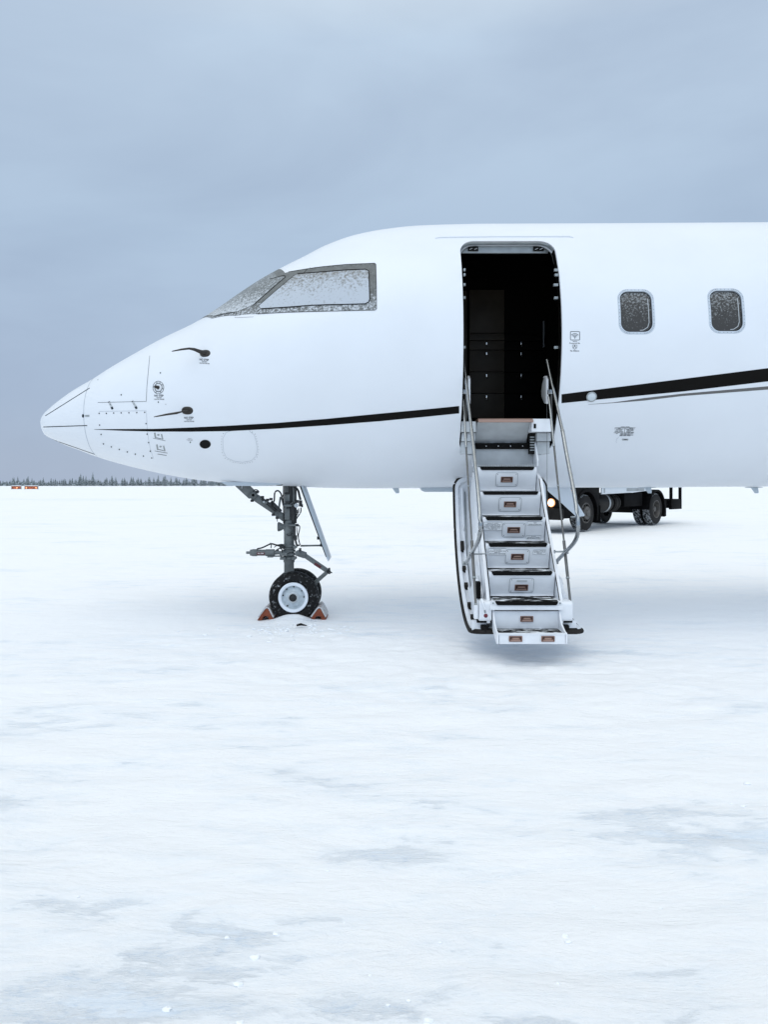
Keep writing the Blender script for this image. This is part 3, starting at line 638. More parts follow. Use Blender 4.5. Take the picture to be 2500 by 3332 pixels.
# --- cabin windows
for wx, wz in WINS:
    def sfn(x, z, o): return side(x, z, o)
    ou = rrect(wx - .160, wx + .160, wz - .2055, wz + .2055, .092, 9); inn = rrect(wx - .1385, wx + .1385, wz - .184, wz + .184, .075, 9)
    sub = lambda P: [(lerp(P[i][0], P[(i+1) % len(P)][0], j / 5), lerp(P[i][1], P[(i+1) % len(P)][1], j / 5)) for i in range(len(P)) for j in range(5)]
    ou, inn = sub(ou), sub(inn); n = len(ou)
    m_ = MB(); vs = [side(x, z, .000) for x, z in ou] + [side(lerp(wx, x, .985), lerp(wz, z, .985), .003) for x, z in ou] + [side(x, z, .003) for x, z in inn] + [side(x, z, -.02) for x, z in inn]
    m_.add(vs, [(r_*n + i, r_*n + (i+1) % n, (r_+1)*n + (i+1) % n, (r_+1)*n + i) for r_ in range(3) for i in range(n)])
    cw = m_.build('cabin_window', winf, jet)
    m_ = MB(); patch(m_, rrect(wx - .1395, wx + .1395, wz - .185, wz + .185, .076, 8), sfn, -.014, .04); m_.build('window_pane', winp, cw)
    m_ = MB(); ribbon(m_, rrect(wx - .1345, wx + .1345, wz - .180, wz + .180, .073, 8), .005, sfn, -.010, closed=True, step=.03); m_.build('gasket', black, cw)
    m_ = MB(); ribbon(m_, [(wx + .110, wz + .12), (wx + .111, wz - .10), (wx + .098, wz - .14), (wx + .06, wz - .165), (wx + .03, wz - .168)], .006, sfn, -.011, step=.02); m_.build('inner_pane_edge', trim, cw)
    m_ = MB()
    for k, (x, z) in enumerate(dense(rrect(wx - .1495, wx + .1495, wz - .195, wz + .195, .084, 9), .030)): disc(m_, x, z, .0028, sfn, .0042, n=6)
    m_.build('rivets', mark, cw)
# --- belly antennas and fin
def fin(name, poly, y, w, m__, label=None):
    mb = MB(); mb.prism(poly, 'y', y - w / 2, y + w / 2); return mb.build(name, m__, jet, bevel=.004, label=label)
bz = 1.352
for x0 in (.113, 3.88, 2.76): fin('belly_antenna', [(x0 - .035, bz), (x0 + .04, bz), (x0 + .048, bz - .045), (x0 + .045, bz - .066), (x0 + .012, bz - .066)], 8.05, .018, antm)
for x0 in (.113, 3.88, 2.76): MB().ball((x0, 8.05, bz - .004), .10, 10, 0, (1, .5, .06)).build('antenna_foot', antm, jet)
fin('belly_fairing', [(.375, 1.345), (1.05, 1.345), (1.05, 1.302), (.425, 1.302), (.395, 1.315)], 8.05, .22, antm)
fin('blade_antenna', [(1.69, 1.36), (1.95, 1.36), (1.985, 1.26), (2.105, 1.058), (2.095, 1.045), (2.015, 1.045), (1.83, 1.215), (1.73, 1.30)], 8.05, .022, bladem)

# --- doorway: frame lip, header, latches, sill, lower panels
op = rrect(DX0, DX1, DZ0, DZ1, .13, 12); op = dense(op, .05)
n = len(op); cxm, czm = (DX0 + DX1) / 2, (DZ0 + DZ1) / 2
def ins(p, d): return (p[0] + (d * .4 if p[0] < cxm else -d * .4) * min(1, abs(p[0] - cxm) / .3), p[1] + (d if p[1] < czm else -d) * min(1, max(0, (abs(p[1] - czm) - .80) / .12)))
def ringmesh(mb, prof, mi=0):
    vs = []
    for d, dy in prof:
        for p in op:
            q = ins(p, d); s0 = side(*q); vs.append((q[0], s0.y + dy, q[1]))
    k = len(prof); mb.add(vs, [(r_*n + i, r_*n + (i+1) % n, (r_+1)*n + (i+1) % n, (r_+1)*n + i) for r_ in range(k-1) for i in range(n)], mi)
    if mi is None: mb.m = [1 if abs(op[q % n][0] - cxm) > .425 and op[q % n][1] < 3.52 else 0 for q in range(len(mb.f))]
m_ = MB(); ringmesh(m_, [(-.004, .003), (-.002, -.004), (.010, -.004), (.012, .02)]); dfr = m_.build('doorway_frame', whitep, jet, ang=50)
m_ = MB(); ringmesh(m_, [(.001, .01), (.022, .04), (.024, .075)], None); m_.build('door_seal_channel', [trimd, black], dfr, ang=50)
m_ = MB(); ringmesh(m_, [(.018, .075), (.030, .070), (.034, .095), (.018, .10)], None); m_.build('frame_lip', [whitep, black], dfr, ang=50)
m_ = MB()
m_.box(DX0 + .03, DX1 - .03, 7.160, 7.188, 3.535, 3.60); m_.build('header_panel', trimd, dfr, bevel=.004)
for x in (.83, 1.44):
    mb = MB(); mb.box(x - .048, x + .048, 7.140, 7.161, 3.552, 3.590, 0); mb.tube([(x - .035, 7.137, 3.562), (x - .008, 7.13, 3.572)], .005, 6, 1); mb.tube([(x + .01, 7.137, 3.562), (x + .036, 7.13, 3.572)], .005, 6, 1); mb.build('latch', [black, rail], dfr)
for y_, l_ in ((884, .035), (900, .03), (932, .04), (974, .035), (1134, .035)):      # door pins on the aft edge, sockets on the forward edge
    p = PX(1830, y_, 6.86); MB().box(1.545 - l_, 1.545, 6.80, 6.83, p.z - .011, p.z + .011).build('door_pin', trimd, dfr, bevel=.002)
    p = PX(1505, y_, 6.86); MB().box(.705, .722, 6.79, 6.82, p.z - .011, p.z + .011).build('door_pin', trimd, dfr, bevel=.002)
m_ = MB(); m_.box(DX0 + .16, 1.345, 6.93, 7.9, 1.952, 1.975); m_.build('door_sill', wood, jet, bevel=.003)
m_ = MB(); m_.box(DX0 + .16, 1.345, 6.905, 6.928, 1.938, 1.965); m_.build('door_sill', copperl, jet, bevel=.003)
m_ = MB(); yz = [(6.99, 1.945), (7.08, 1.88), (7.17, 1.80), (7.24, 1.70), (7.34, 1.655), (7.34, 1.945)]
m_.prism(yz, 'x', .85, 1.335); m_.build('sill_panel', trim, jet, bevel=.004)
m_ = MB(); m_.box(1.335, 1.515, 6.93, 7.2, 1.855, 1.972); hb = m_.build('hinge_box', whitep, jet, bevel=.005)
MB().box(1.352, 1.372, 6.922, 6.932, 1.885, 1.925).build('switch', black, hb)
for bx in ((1.40, 1.53, 7.02, 7.3, 1.775, 1.85), (1.41, 1.53, 7.08, 7.3, 1.66, 1.772), (.71, .835, 7.02, 7.3, 1.775, 1.85), (.71, .835, 7.08, 7.3, 1.66, 1.772), (.70, .835, 6.96, 7.2, 1.855, 1.95)): MB().box(*bx).build('hinge_cover', trim, jet, bevel=.006)
m_ = MB(); m_.box(1.345, 1.395, 7.09, 7.25, 1.66, 1.85)
for k in range(6): m_.box(1.348, 1.388, 7.075, 7.095, 1.69 + k * .024, 1.70 + k * .024, 1)
m_.build('hinge_link', [tdarkm, trimd], jet)
# --- galley cabinet on the far side of the entry
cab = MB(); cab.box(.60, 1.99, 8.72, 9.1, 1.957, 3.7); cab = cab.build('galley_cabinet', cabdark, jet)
zz = lambda y, Y=8.62: CH - (y - CYP) / FP * Y
xx = lambda x, Y=8.62: (x - CXP) / FP * Y
MB().box(xx(1529), xx(1642), 8.62, 8.72, zz(1083), zz(943)).build('cabinet_door', cabwood, cab, bevel=.003)
for y0, y1 in ((1085, 1107), (1109, 1138), (1140, 1209), (1211, 1279), (1281, 1360)):
    MB().box(xx(1529), xx(1642), 8.62, 8.72, zz(y1), zz(y0)).build('drawer', cabwood, cab, bevel=.003)
    MB().box(xx(1645), xx(1780), 8.66, 8.72, zz(y1), zz(y0)).build('drawer', cabdark, cab, bevel=.003)
MB().box(xx(1502), xx(1520), 8.62, 8.72, zz(1360), zz(946)).build('side_panel', cabwood, cab, bevel=.003)
m_ = MB(); m_.tube([(xx(1521.5), 8.60, zz(1080)), (xx(1521.5), 8.60, zz(1055))], .003, 6); m_.build('hinge', chrome, cab)
for x in (1584, 1697):
    for y in (1121, 1154, 1225, 1294):
        mb = MB(); px_, pz_ = xx(x), zz(y); mb.box(px_ - .007, px_ + .007, 8.595, 8.622, pz_ - .006, pz_ + .022); mb.tube([(px_ - .009, 8.60, pz_ - .010), (px_ - .004, 8.59, pz_ - .020), (px_ + .006, 8.59, pz_ - .022), (px_ + .010, 8.60, pz_ - .012)], .0035, 6); mb.build('drawer_latch', chrome, cab, bevel=.002)
for x in (1629, 1656):
    mb = MB(); mb.tube([(xx(x) - .012, 8.60, zz(861)), (xx(x) - .006, 8.59, zz(865)), (xx(x) + .004, 8.59, zz(866)), (xx(x) + .010, 8.60, zz(862))], .0035, 6); mb.box(xx(x) - .004, xx(x) + .006, 8.6, 8.73, zz(856), zz(853)); mb.build('cabinet_latch', chrome, cab)
m_ = MB(); m_.box(xx(1768), xx(1771), 8.60, 8.64, zz(1130), zz(1045)); m_.build('cabinet_edge', trimd, cab)

# ================================================================== air-stair door (part of the jet)
XCS = 1.115
YN = [7.14, 6.94, 6.76, 6.57, 6.385, 6.195, 5.99, 5.80]; ZN = [1.763, 1.538, 1.318, 1.102, .890, .676, .469, .252]
AY, AZ, AR = 6.23, 1.53, 1.342
def arc(ph, r): return (AY + r * math.cos(ph), AZ + r * math.sin(ph))
PH0, PH1 = R(-3.5), R(-97)
outl = dense(rrect(DX0 + .006, DX1 + .022, 0, (PH0 - PH1) * AR, .11, 10), .04)
SL = (PH0 - PH1) * AR
def apt(x, s_, r): y, z = arc(PH1 + s_ / AR, r); return (x, y, z)
m_ = MB(); nn_ = len(outl); prof = [(0, AR), (0, AR - .045), (.03, AR - .050), (.045, AR - .030)]
def insx(p, d): return (p[0] + (d if p[0] < XCS else -d) * min(1, abs(p[0] - XCS) / .3), p[1] + (d if p[1] < SL / 2 else -d) * min(1, max(0, (abs(p[1] - SL / 2) - (SL / 2 - .15)) / .13)))
vs = [apt(*insx(p, d), r) for d, r in prof for p in outl]
m_.add(vs, [(a*nn_ + i, a*nn_ + (i+1) % nn_, (a+1)*nn_ + (i+1) % nn_, (a+1)*nn_ + i) for a in range(3) for i in range(nn_)])
def afn(r): return lambda x, s_, o: Vector(apt(x, s_, r - o))
patch(m_, outl, afn(AR), 0, (.3, .06))
inn_ = [insx(p, .045) for p in outl]; patch(m_, inn_, afn(AR - .030), 0, (.3, .06))
door = m_.build('airstair_door', whitep, jet, ang=40, label='open stair door hanging from the doorway down to the snow')
m_ = MB(); path = [apt(*insx(p, -.002), AR - .018) for p in outl] ; path = path + [path[0], path[1]]; m_.tube(path, .020, 8, cap=False); m_.build('door_seal', seal, door)
m_ = MB(); s0 = .035
for k in range(14):
    pass
ws = [apt(x, s_, r) for x in (DX0 + .085, DX1 - .03) for s_, r in ((-.004, AR + .002), (-.004, AR - .046), (.055, AR - .046), (.055, AR + .002))]
m_.add(ws, [(0, 1, 2, 3), (7, 6, 5, 4), (0, 4, 5, 1), (1, 5, 6, 2), (2, 6, 7, 3), (3, 7, 4, 0)]); m_.build('bottom_channel', seal, door, bevel=.006)
# long ribs and the latches on the inside of the shell, both sides
for sx in (-1, 1):
    X_ = lambda d: XCS + sx * (.424 - d)
    m_ = MB(); m_.tube([apt(X_(.075), lerp(.25, SL - .12, k / 24), AR - .058) for k in range(25)], .012, 6); m_.tube([apt(X_(.125), lerp(.35, SL - .2, k / 24), AR - .062) for k in range(25)], .007, 6, 0); m_.build('door_rib', whitep, door)
    m_ = MB(); m_.tube([apt(X_(.100), lerp(.30, SL - .15, k / 24), AR - .045) for k in range(25)], .006, 6); m_.build('door_groove', trimd, door)
    for s_ in ((.19, .235), (.36, .40), (.62, .66), (.93, .975), (1.16, 1.20), (1.40, 1.50)):
        mb = MB(); ws = [apt(x, q, r) for x in sorted((X_(.035), X_(.068))) for q, r in ((s_[0], AR - .025), (s_[0], AR - .085), (s_[1], AR - .085), (s_[1], AR - .025))]
        mb.add(ws, [(0, 1, 2, 3), (7, 6, 5, 4), (0, 4, 5, 1), (1, 5, 6, 2), (2, 6, 7, 3), (3, 7, 4, 0)]); mb.build('door_latch', seal, door, bevel=.004)
# stringers: moulded side walls between shell and steps
arcp = [arc(lerp(R(-22), R(-86), k / 12), AR - .035) for k in range(13)]
for sx in (-1, 1):
    front = [(6.86, 1.43), (6.72, 1.22), (6.53, 1.0), (6.34, .79), (6.15, .57), (6.02, .40), (6.06, .285)]
    a, b = sorted((XCS + sx * .275, XCS + sx * .302))
    MB().prism([(7.06, 1.49)] + front + arcp[::-1], 'x', a, b).build('stringer', whitep, door, bevel=.005)
    # seam between stringer and step body
    m_ = MB(); f2_ = [(y - .004, z) for y, z in front[:-1]]; m_.tube([(XCS + sx * .272, y, z) for y, z in f2_], .0035, 6); m_.build('stringer_seam', tdark, door)
    # outer step-shaped side wall
    a, b = sorted((XCS + sx * .303, XCS + sx * .325))
    w_ = [(6.66, .96), (6.56, .80), (6.44, .68), (6.36, .56), (6.20, .46), (6.10, .30)]
    MB().prism(w_ + [arc(lerp(R(-36), R(-84), k / 10), AR - .04) for k in range(11)][::-1], 'x', a, b).build('side_wall', whitep, door, bevel=.010, seg=3)
    a, b = sorted((XCS + sx * .326, XCS + sx * .36))
    w_ = [(6.42, .62), (6.33, .60), (6.28, .52), (6.20, .50), (6.14, .30)]
    MB().prism(w_ + [arc(lerp(R(-60), R(-84), k / 6), AR - .04) for k in range(7)][::-1], 'x', a, b).build('side_wall', whitep, door, bevel=.014, seg=3)
# steps: riser, mat, nosing
for k in range(1, 7):
    y0, z0 = YN[k], ZN[k]; y1, z1 = (YN[k+1], ZN[k+1]) if k < 6 else (YN[6], ZN[6] - .03)
    if k < 6:
        hw = .268
        prof_ = [(y0 + .006, z0 - .004), (y0 + .004, z0 - .03), (y0 + .012, z0 - .06), (y0 + .034, z0 - .12), (y0 + .053, z0 - .17), (y0 + .055, z1 + .012), (y0 + .045, z1 + .004)]
        m_ = MB(); m_.prism(prof_ + [(y0 + .16, z1 + .0), (y0 + .20, z0 - .004)], 'x', XCS - hw, XCS + hw); rs = m_.build('step', whitep, door, bevel=.005, ang=50)
    # mat
    mw = .243
    m_ = MB(); d_ = YN[k-1] - y0 + .06 if k > 1 else .15
    q = [(XCS - mw, z0 - .012), (XCS - mw, z0), (XCS + mw, z0), (XCS + mw, z0 - .012), (XCS + mw - .012, z0 - .03), (XCS - mw + .012, z0 - .03)]
    m_.prism(q, 'y', y0 - .006, y0 + .020)
    m_.add([(XCS - mw, y0 - .004, z0 + .002), (XCS + mw, y0 - .004, z0 + .002), (XCS + mw + .002, y0 + .05, z0 + .002), (XCS + mw - .03, y0 + d_, z0 + .002), (XCS - mw - .004, y0 + d_, z0 + .002)], [(0, 1, 2, 3, 4)])
    m_.build('step_mat', tread, door, ang=25)
# lip under the last fixed step
m_ = MB(); m_.box(XCS - .285, XCS + .285, 5.995, 6.22, .398, .436); m_.box(XCS - .275, XCS + .275, 6.0, 6.2, .436, .464); m_.build('step_lip', whitep, door, bevel=.004)
for sx in (-1, 1): m_ = MB(); m_.lathe((XCS + sx * .262, 5.998, .452), (0, -1, 0), [(.007, 0), (.007, .004), (.001, .005)], 10); m_.build('bolt', trimd, door)
# step lights
def light_box(x, y, z, w, h, wm=None, slope=.10, panel=True, slot=False):
    def pt(dx, dz, o): return Vector((x + dx, y - dz * slope - o, z + dz))
    def plate(mb, x0, x1, z0, z1, o0, o1, mi=0, r=.006):
        ol = rrect(x0, x1, z0, z1, r, 4); n_ = len(ol); mb.add([pt(a, b, o0) for a, b in ol] + [pt(a, b, o1) for a, b in ol], [(i, (i+1) % n_, n_+(i+1) % n_, n_+i) for i in range(n_)] + [tuple(range(n_, 2*n_))], mi)
    if panel:
        mb = MB(); plate(mb, -.097, .097, -.060, .060, -.01, .003, 0, .018); pn = mb.build('light_panel', whitep, door)
        mb = MB(); ribbon(mb, rrect(-.098, .098, -.061, .061, .018, 5), .0032, pt, .0036, closed=True, step=.03)
        for a in (-.083, .083):
            for b in (-.048, .048): disc(mb, a, b, .0042, pt, .0040, n=8)
        mb.build('panel_outline', mark if False else trimd, door)
    if slot:
        mb = MB(); plate(mb, -.048, .048, .028, .050, .002, .006, 0, .010); plate(mb, -.043, .043, .031, .045, .0062, .0066, 1, .007); mb.build('grip_slot', [whitep, trim], door)
        z2 = -.018
    else: z2 = 0
    mb = MB(); plate(mb, -w/2, w/2, z2-h/2, z2+h/2, 0, .0075, 0, .003); plate(mb, -w/2+.007, w/2-.007, z2-h/2+.005, z2+h/2-.005, .0076, .0085, 1, .008)
    plate(mb, -w/2+.012, w/2-.012, z2-h/2+.006, z2-h/2+.017, .0087, .011, 2, .005)
    plate(mb, -w/2+.027, w/2-.027, z2-.001, z2+.010, .0087, .0135, 2, .003)
    for s__ in (-1, 1): plate(mb, s__*(w/2-.024)-.004, s__*(w/2-.024)+.004, z2-.007, z2+.010, .0087, .012, 0, .002)
    mb.build('step_light', [copper, copperd, copperl], door, ang=20)
for k in range(1, 6): light_box(XCS, YN[k] + .0295, ZN[k] - .115, .108, .052, slope=.37, slot=(k == 5))
# placards on the step fronts (they hang upside down while the door is open)
def placard(cx, cz, w, h, k, lines, dark=False):
    y0 = YN[k]; yb = y0 + .010 + (ZN[k] - cz - .06) * .37
    def pt(dx, dz, o): return Vector((cx + dx, yb - dz * .37 - o, cz + dz))
    mb = MB(); patch(mb, [(-w/2, -h/2), (w/2, -h/2), (w/2, h/2), (-w/2, h/2)], pt, .0055, .3); pl = mb.build('placard', placw, door)
    mb = MB(); ribbon(mb, [(-w/2, -h/2), (w/2, -h/2), (w/2, h/2), (-w/2, h/2)], .0018, pt, .0062, closed=True, step=1)
    n_ = len(lines); hh = h * .82 / n_
    for i, (tx, wf) in enumerate(lines):
        v, f = textmesh(tx, hh * .95, .02 * hh); w0 = max(a for a, b in v) - min(a for a, b in v); sc = w * wf / w0
        zc_ = -h * .41 + hh * (i + .5); mb.add([pt(-a * sc, zc_ - b, .0062) for a, b in v], f)
    mb.build('placard_lettering', ink, door)
px2 = lambda x, k: (x - CXP) / FP * (YN[k] + .01)
pz2 = lambda y, k: CH - (y - CYP) / FP * (YN[k] + .01)
placard(px2(1605, 3), pz2(1712.5, 3), .158, .072, 3, [('DOOR OPERATION', .45), ('TO CLOSE   PULL', .8), ('1 RAISE HANDRAIL  2 LATCH', .95), ('LIFT DOOR UNTIL CLOSED', .8), ('PUSH HANDLE DOWN', .8), ('CHECK LATCHES', .6)])
placard(px2(1742, 3), pz2(1703.5, 3), .128, .034, 3, [('PUSH HANDLE TO RELEASE', .85), ('DOOR', .2)])
placard(px2(1740, 3), pz2(1749.5, 3), .128, .034, 3, [('DO NOT STAND ON STEP', .85), ('WHILE DOOR IS MOVING', .8), ('NOTE', .3)])
placard(px2(1619.5, 4), pz2(1795.5, 4), .146, .056, 4, [('MECHANICAL CONNECTION', .92), ('TO OPEN', .35), ('PULL HANDLE TO FULLY', .95), ('PUSH DOWN', .45)])
placard(px2(1756.5, 4), pz2(1796.5, 4), .108, .038, 4, [('CAUTION', .4), ('DO NOT OVERLOAD', .85), ('MAXIMUM OF PERSONS', .92)])
# bridging step under the sill
m_ = MB(); m_.box(XCS - .268, XCS + .268, 7.16, 7.20, 1.53, 1.745); m_.build('bridge_panel', trim, door, bevel=.004)
m_ = MB(); m_.box(XCS - .266, XCS + .266, 7.13, 7.33, 1.708, 1.764); m_.build('step_mat', tread, door, bevel=.003)
m_ = MB()
for k in range(4): m_.ball((XCS - .165 + k * .113, 7.129, 1.735), .0048, 8)
m_.build('rivets', placw, door)
for sx in (-1, 1):
    a, b = sorted((XCS + sx * .276, XCS + sx * .292)); MB().prism([(6.99, 1.545), (6.97, 1.60), (7.11, 1.785), (7.14, 1.79), (7.20, 1.76), (7.20, 1.545)], 'x', a, b).build('bridge_cheek', whitep, door, bevel=.004)
m_ = MB(); m_.tube([(XCS - .268, 7.02, 1.548), (XCS + .262, 7.02, 1.548)], .007, 8)
for k in range(26):
    m_.box(XCS - .262 + k * .0205, XCS - .252 + k * .0205, 6.995, 7.05, 1.541, 1.559)
m_.build('hinge', trim, door)
m_ = MB(); m_.box(XCS - .285, XCS + .268, 6.965, 7.16, 1.50, 1.532); m_.build('bridge_floor', whitep, door, bevel=.008)
# fold-out bottom step
m_ = MB(); m_.box(.868, 1.372, 6.03, 6.045, .245, .384); m_.box(.868, 1.372, 5.80, 6.03, .236, .246); m_.box(.872, 1.368, 5.792, 5.806, .176, .250)
for x in (.960, 1.06, 1.19, 1.30): m_.box(x - .001, x + .001, 6.0285, 6.031, .25, .383)
bs = m_.build('folding_step', whitep, door, bevel=.002)
m_ = MB(); m_.box(.855, 1.378, 5.788, 5.82, .246, .256); m_.build('step_edge', whitep, door, bevel=.003)
for a, b in ((.853, .866), (1.372, 1.385)):
    MB().prism([(6.05, .392), (6.02, .392), (5.99, .34), (5.95, .30), (5.86, .265), (5.79, .255), (5.79, .176), (5.83, .172), (6.00, .22), (6.05, .24)], 'x', a, b).build('step_cheek', whitep, door, bevel=.003)
m_ = MB(); m_.add([(.876, 5.822, .2485), (1.364, 5.822, .2485), (1.364, 6.028, .2485), (.876, 6.028, .2485)], [(0, 1, 2, 3)]); m_.build('step_mat', tread, door)
light_box(XCS + .006, 6.026, .325, .100, .044, slope=0, panel=False)
light_box((1678.5 - CXP) / FP * 5.79, 5.789, CH - (2078.5 - CYP) / FP * 5.79, .100, .042, slope=0, panel=False)
light_box((1784 - CXP) / FP * 5.79, 5.789, CH - (2078.5 - CYP) / FP * 5.79, .100, .042, slope=0, panel=False)
# end housings, bumpers, release lever
for sx in (-1, 1):
    a, b = sorted((XCS + sx * .268, XCS + sx * .368))
    MB().prism(rrect(6.02, 6.30, .305, .462, .03, 4), 'x', a, b).build('end_housing', whitep, door, bevel=.010, seg=3)
    a, b = sorted((XCS + sx * .30, XCS + sx * .415)); MB().box(a, b, 6.10, 6.16, .205, .296).build('end_plate', whitep, door, bevel=.008)
    a, b = sorted((XCS + sx * .262, XCS + sx * .378)); MB().box(a, b, 6.08, 6.15, .285, .302).build('end_gap', tdark, door)
    xb = XCS + sx * .318; MB().box(xb - .032, xb + .032, 6.055, 6.10, .205, .270).build('bumper', rubber, door, bevel=.010)
    MB().prism([(xb - .006, .215), (xb + .012, .215), (xb + .004, .255), (xb - .004, .255)], 'y', 6.046, 6.054).build('bumper_key', tdarkm, door)
    # stop pins of the hand-rail
for x_, y_ in (((XCS + .30), 0),): pass
m_ = MB(); m_.tube([(.765, 6.02, .478), (.775, 5.985, .455), (.783, 5.965, .40)], [.011, .010, .008], 8); lv = m_.build('release_lever', whitep, door)
MB().tube([(.783, 5.965, .405), (.786, 5.962, .382)], .0075, 8).build('lever_sleeve', trimd, door)
MB().ball((.790, 5.955, .362), .0165, 14).build('lever_knob', redk, door)
MB().box(.738, .772, 6.12, 6.20, .47, .60).build('lever_slot', tdark, door)
m_ = MB(); m_.tube([(1.425, 6.33, .56), (1.475, 6.33, .56)], .006, 8); m_.tube([(1.472, 6.33, .56), (1.478, 6.33, .56)], .011, 8); m_.build('stop_pin', trim, door)
# hand-rails: rail with its lower bend, telescopic stay, bracket, top plate
def XY(x, y, X): Y = X * FP / (x - CXP); return Vector((X, Y, CH - (y - CYP) / FP * Y))
def smooth(pts, it=2):
    for _ in range(it):
        o = [pts[0]]
        for a, b in zip(pts, pts[1:]): o += [a.lerp(b, .25), a.lerp(b, .75)]
        pts = o + [pts[-1]]
    return pts
XL, XRR = .722, 1.487
LR = [XY(x, y, XL) for x, y in ((1508,1170),(1516,1226),(1535,1400),(1546,1500),(1556,1590),(1563.5,1690),(1565,1722),(1559,1760),(1534,1803),(1517,1833))]
RR = [XY(x, y, XRR) for x, y in ((1781,1172),(1798,1253),(1832,1403),(1849,1500),(1869,1599),(1881,1680),(1884,1722),(1876,1760),(1843,1795),(1810,1829))]
for P_ in (LR, RR):
    j = 3 if P_ is LR else 3; top = [P_[0], P_[1], P_[2]]; d = (P_[2] - P_[1]).normalized()
    m_ = MB(); m_.tube(top, .0132, 12); m_.build('handrail', rail, door, ang=60)
    m_ = MB(); m_.tube([P_[2] - d * .01, P_[2] + d * .012], .0165, 12); m_.tube(smooth(P_[2:], 2), .0162, 12); m_.build('handrail', rail, door, ang=60, label='lower bent tube of the handrail')
    e_ = P_[-1]; MB().lathe(e_ + Vector((-.03, 0, 0)), (1, 0, 0), [(.001, 0), (.018, .001), (.018, .05), (.001, .051)], 12).build('rail_pivot', trimd, door)
def stay(pts, segs):
    a, b = pts; 
    for (t0, t1, r_, mm) in segs:
        MB().tube([a.lerp(b, t0), a.lerp(b, t1)], r_, 10).build('handrail_stay', mm, door, ang=60)
        MB().tube([a.lerp(b, t1) - (b - a).normalized() * .006, a.lerp(b, t1) + (b - a).normalized() * .006], r_ * 1.25, 10).build('stay_collar', trimd, door)
SG = [(.0, .26, .0100, rail), (.26, .46, .0085, railD), (.46, .72, .0075, railD), (.72, .885, .0125, railD), (.885, 1.0, .0100, railD)]
stay((XY(1508, 1300, XL), XY(1549, 1967, XL)), SG); stay((XY(1787, 1290, XRR), XY(1858, 1967, XRR)), SG)
for X_ in (XL, XRR):
    p = XY(1549 if X_ == XL else 1858, 1972, X_); MB().box(p.x - .015, p.x + .015, p.y - .02, p.y + .04, p.z - .10, p.z + .01).build('stay_foot', whitep, door, bevel=.008)
for X_, x1_, tgt in ((XL, XCS - .27, LR), (XRR, XCS + .28, RR)):
    p = tgt[-2]; m_ = MB(); m_.tube([(X_, p.y, p.z + .0), (x1_, p.y, p.z)], .0075, 8); m_.tube([(X_ - .018, p.y, p.z), (X_ + .018, p.y, p.z)], .020, 10); m_.tube([(x1_ - .005, p.y, p.z), (x1_ + .005, p.y, p.z)], .015, 10); m_.build('rail_bracket', rail, door)
for X_ in (.772, 1.482):
    zt_ = [(6.985, 2.33), (7.03, 2.36), (7.10, 2.36), (7.17, 2.32), (7.22, 2.25), (7.20, 2.20), (7.08, 2.125), (6.985, 2.115)]
    MB().prism(zt_, 'x', X_ - .004, X_ + .004).build('rail_plate', trim, door, bevel=.003)
    zt2 = [(6.97, 2.335), (7.03, 2.372), (7.11, 2.372), (7.11, 2.362), (7.03, 2.36), (6.985, 2.33), (6.985, 2.115), (6.97, 2.11)]
    MB().prism(zt2, 'x', X_ - .008, X_ + .012).build('rail_plate_rim', whitep, door)
MB().tube([XY(1781, 1306, XRR), XY(1781.5, 1560, XRR) , XY(1783, 1725, 1.47)], .0022, 6).build('stay_cable', railD, door)
for X_, x_ in ((XL, 1509), (XRR, 1789)):
    p = XY(x_, 1275, X_); MB().box(p.x - .012, p.x + .05, p.y - .01, p.y + .03, p.z - .02, p.z + .02).build('rail_clamp', rail, door, bevel=.004)
    m_ = MB(); m_.tube([(p.x + .02, p.y, p.z), (p.x + .03, p.y + .05, 1.80)], .008, 8); m_.build('inner_post', railD, door)

# ================================================================== nose landing gear (part of the jet)
YG = 8.02
def G(x, y, Y=YG): return PX(740 + x * .2532, 1500 + y * .2532, Y)      # close-up sketch coordinates
SX = G(792, 0).x
m_ = MB(); z = lambda y: G(0, y).z
m_.lathe((SX, YG, z(1300)), (0, 0, 1), [(.058, 0), (.061, .05), (.061, .06), (.0535, .065), (.0535, z(900) - z(1300)), (.060, z(880) - z(1300)), (.060, z(770) - z(1300)), (.048, z(750) - z(1300)), (.048, 1.40 - z(1300))], 28)
ng = m_.build('nose_landing_gear', gear, jet)
MB().lathe((SX, YG, z(1560)), (0, 0, 1), [(.001, 0), (.055, 0), (.052, .03), (.052, z(1265) - z(1560))], 28).build('piston', gear, ng)
m_ = MB(); m_.box(G(745, 0).x, G(812, 0).x, 7.955, 7.975, z(750), z(430)); m_.build('strut_beam', gear, ng, bevel=.005)
MB().box(G(742, 0).x, G(806, 0).x, 7.957, 7.985, z(425), 1.41).build('strut_beam', geard, ng, bevel=.004)
m_ = MB(); m_.box(G(752, 0).x, G(768, 0).x, 7.945, 7.956, z(400), z(315)); m_.box(G(778, 0).x, G(790, 0).x, 7.945, 7.956, z(400), z(315)); m_.build('beam_rib', gear, ng, bevel=.002)
m_ = MB(); m_.box(G(812, 0).x, G(850, 0).x, 7.97, 8.05, z(800), 1.40); m_.build('strut_channel', geard, ng, bevel=.006)
for k, (x, r_) in enumerate(((722, .0075), (858, .011), (880, .008))): MB().tube([G(x, 310, 7.97), G(x, 560, 7.96), G(x + 2, 800, 7.97)], r_, 8).build('hydraulic_line', geard, ng)
# torque collars
m_ = MB()
for y0, y1, r_ in ((1100, 1078, .066), (1128, 1112, .071), (1165, 1140, .068), (1210, 1182, .075), (1258, 1230, .082)): m_.lathe((SX, YG, z(y0)), (0, 0, 1), [(.05, 0), (r_, .001), (r_, z(y1) - z(y0)), (.05, z(y1) - z(y0) + .001)], 28)
m_.build('steering_collar', gear, ng)
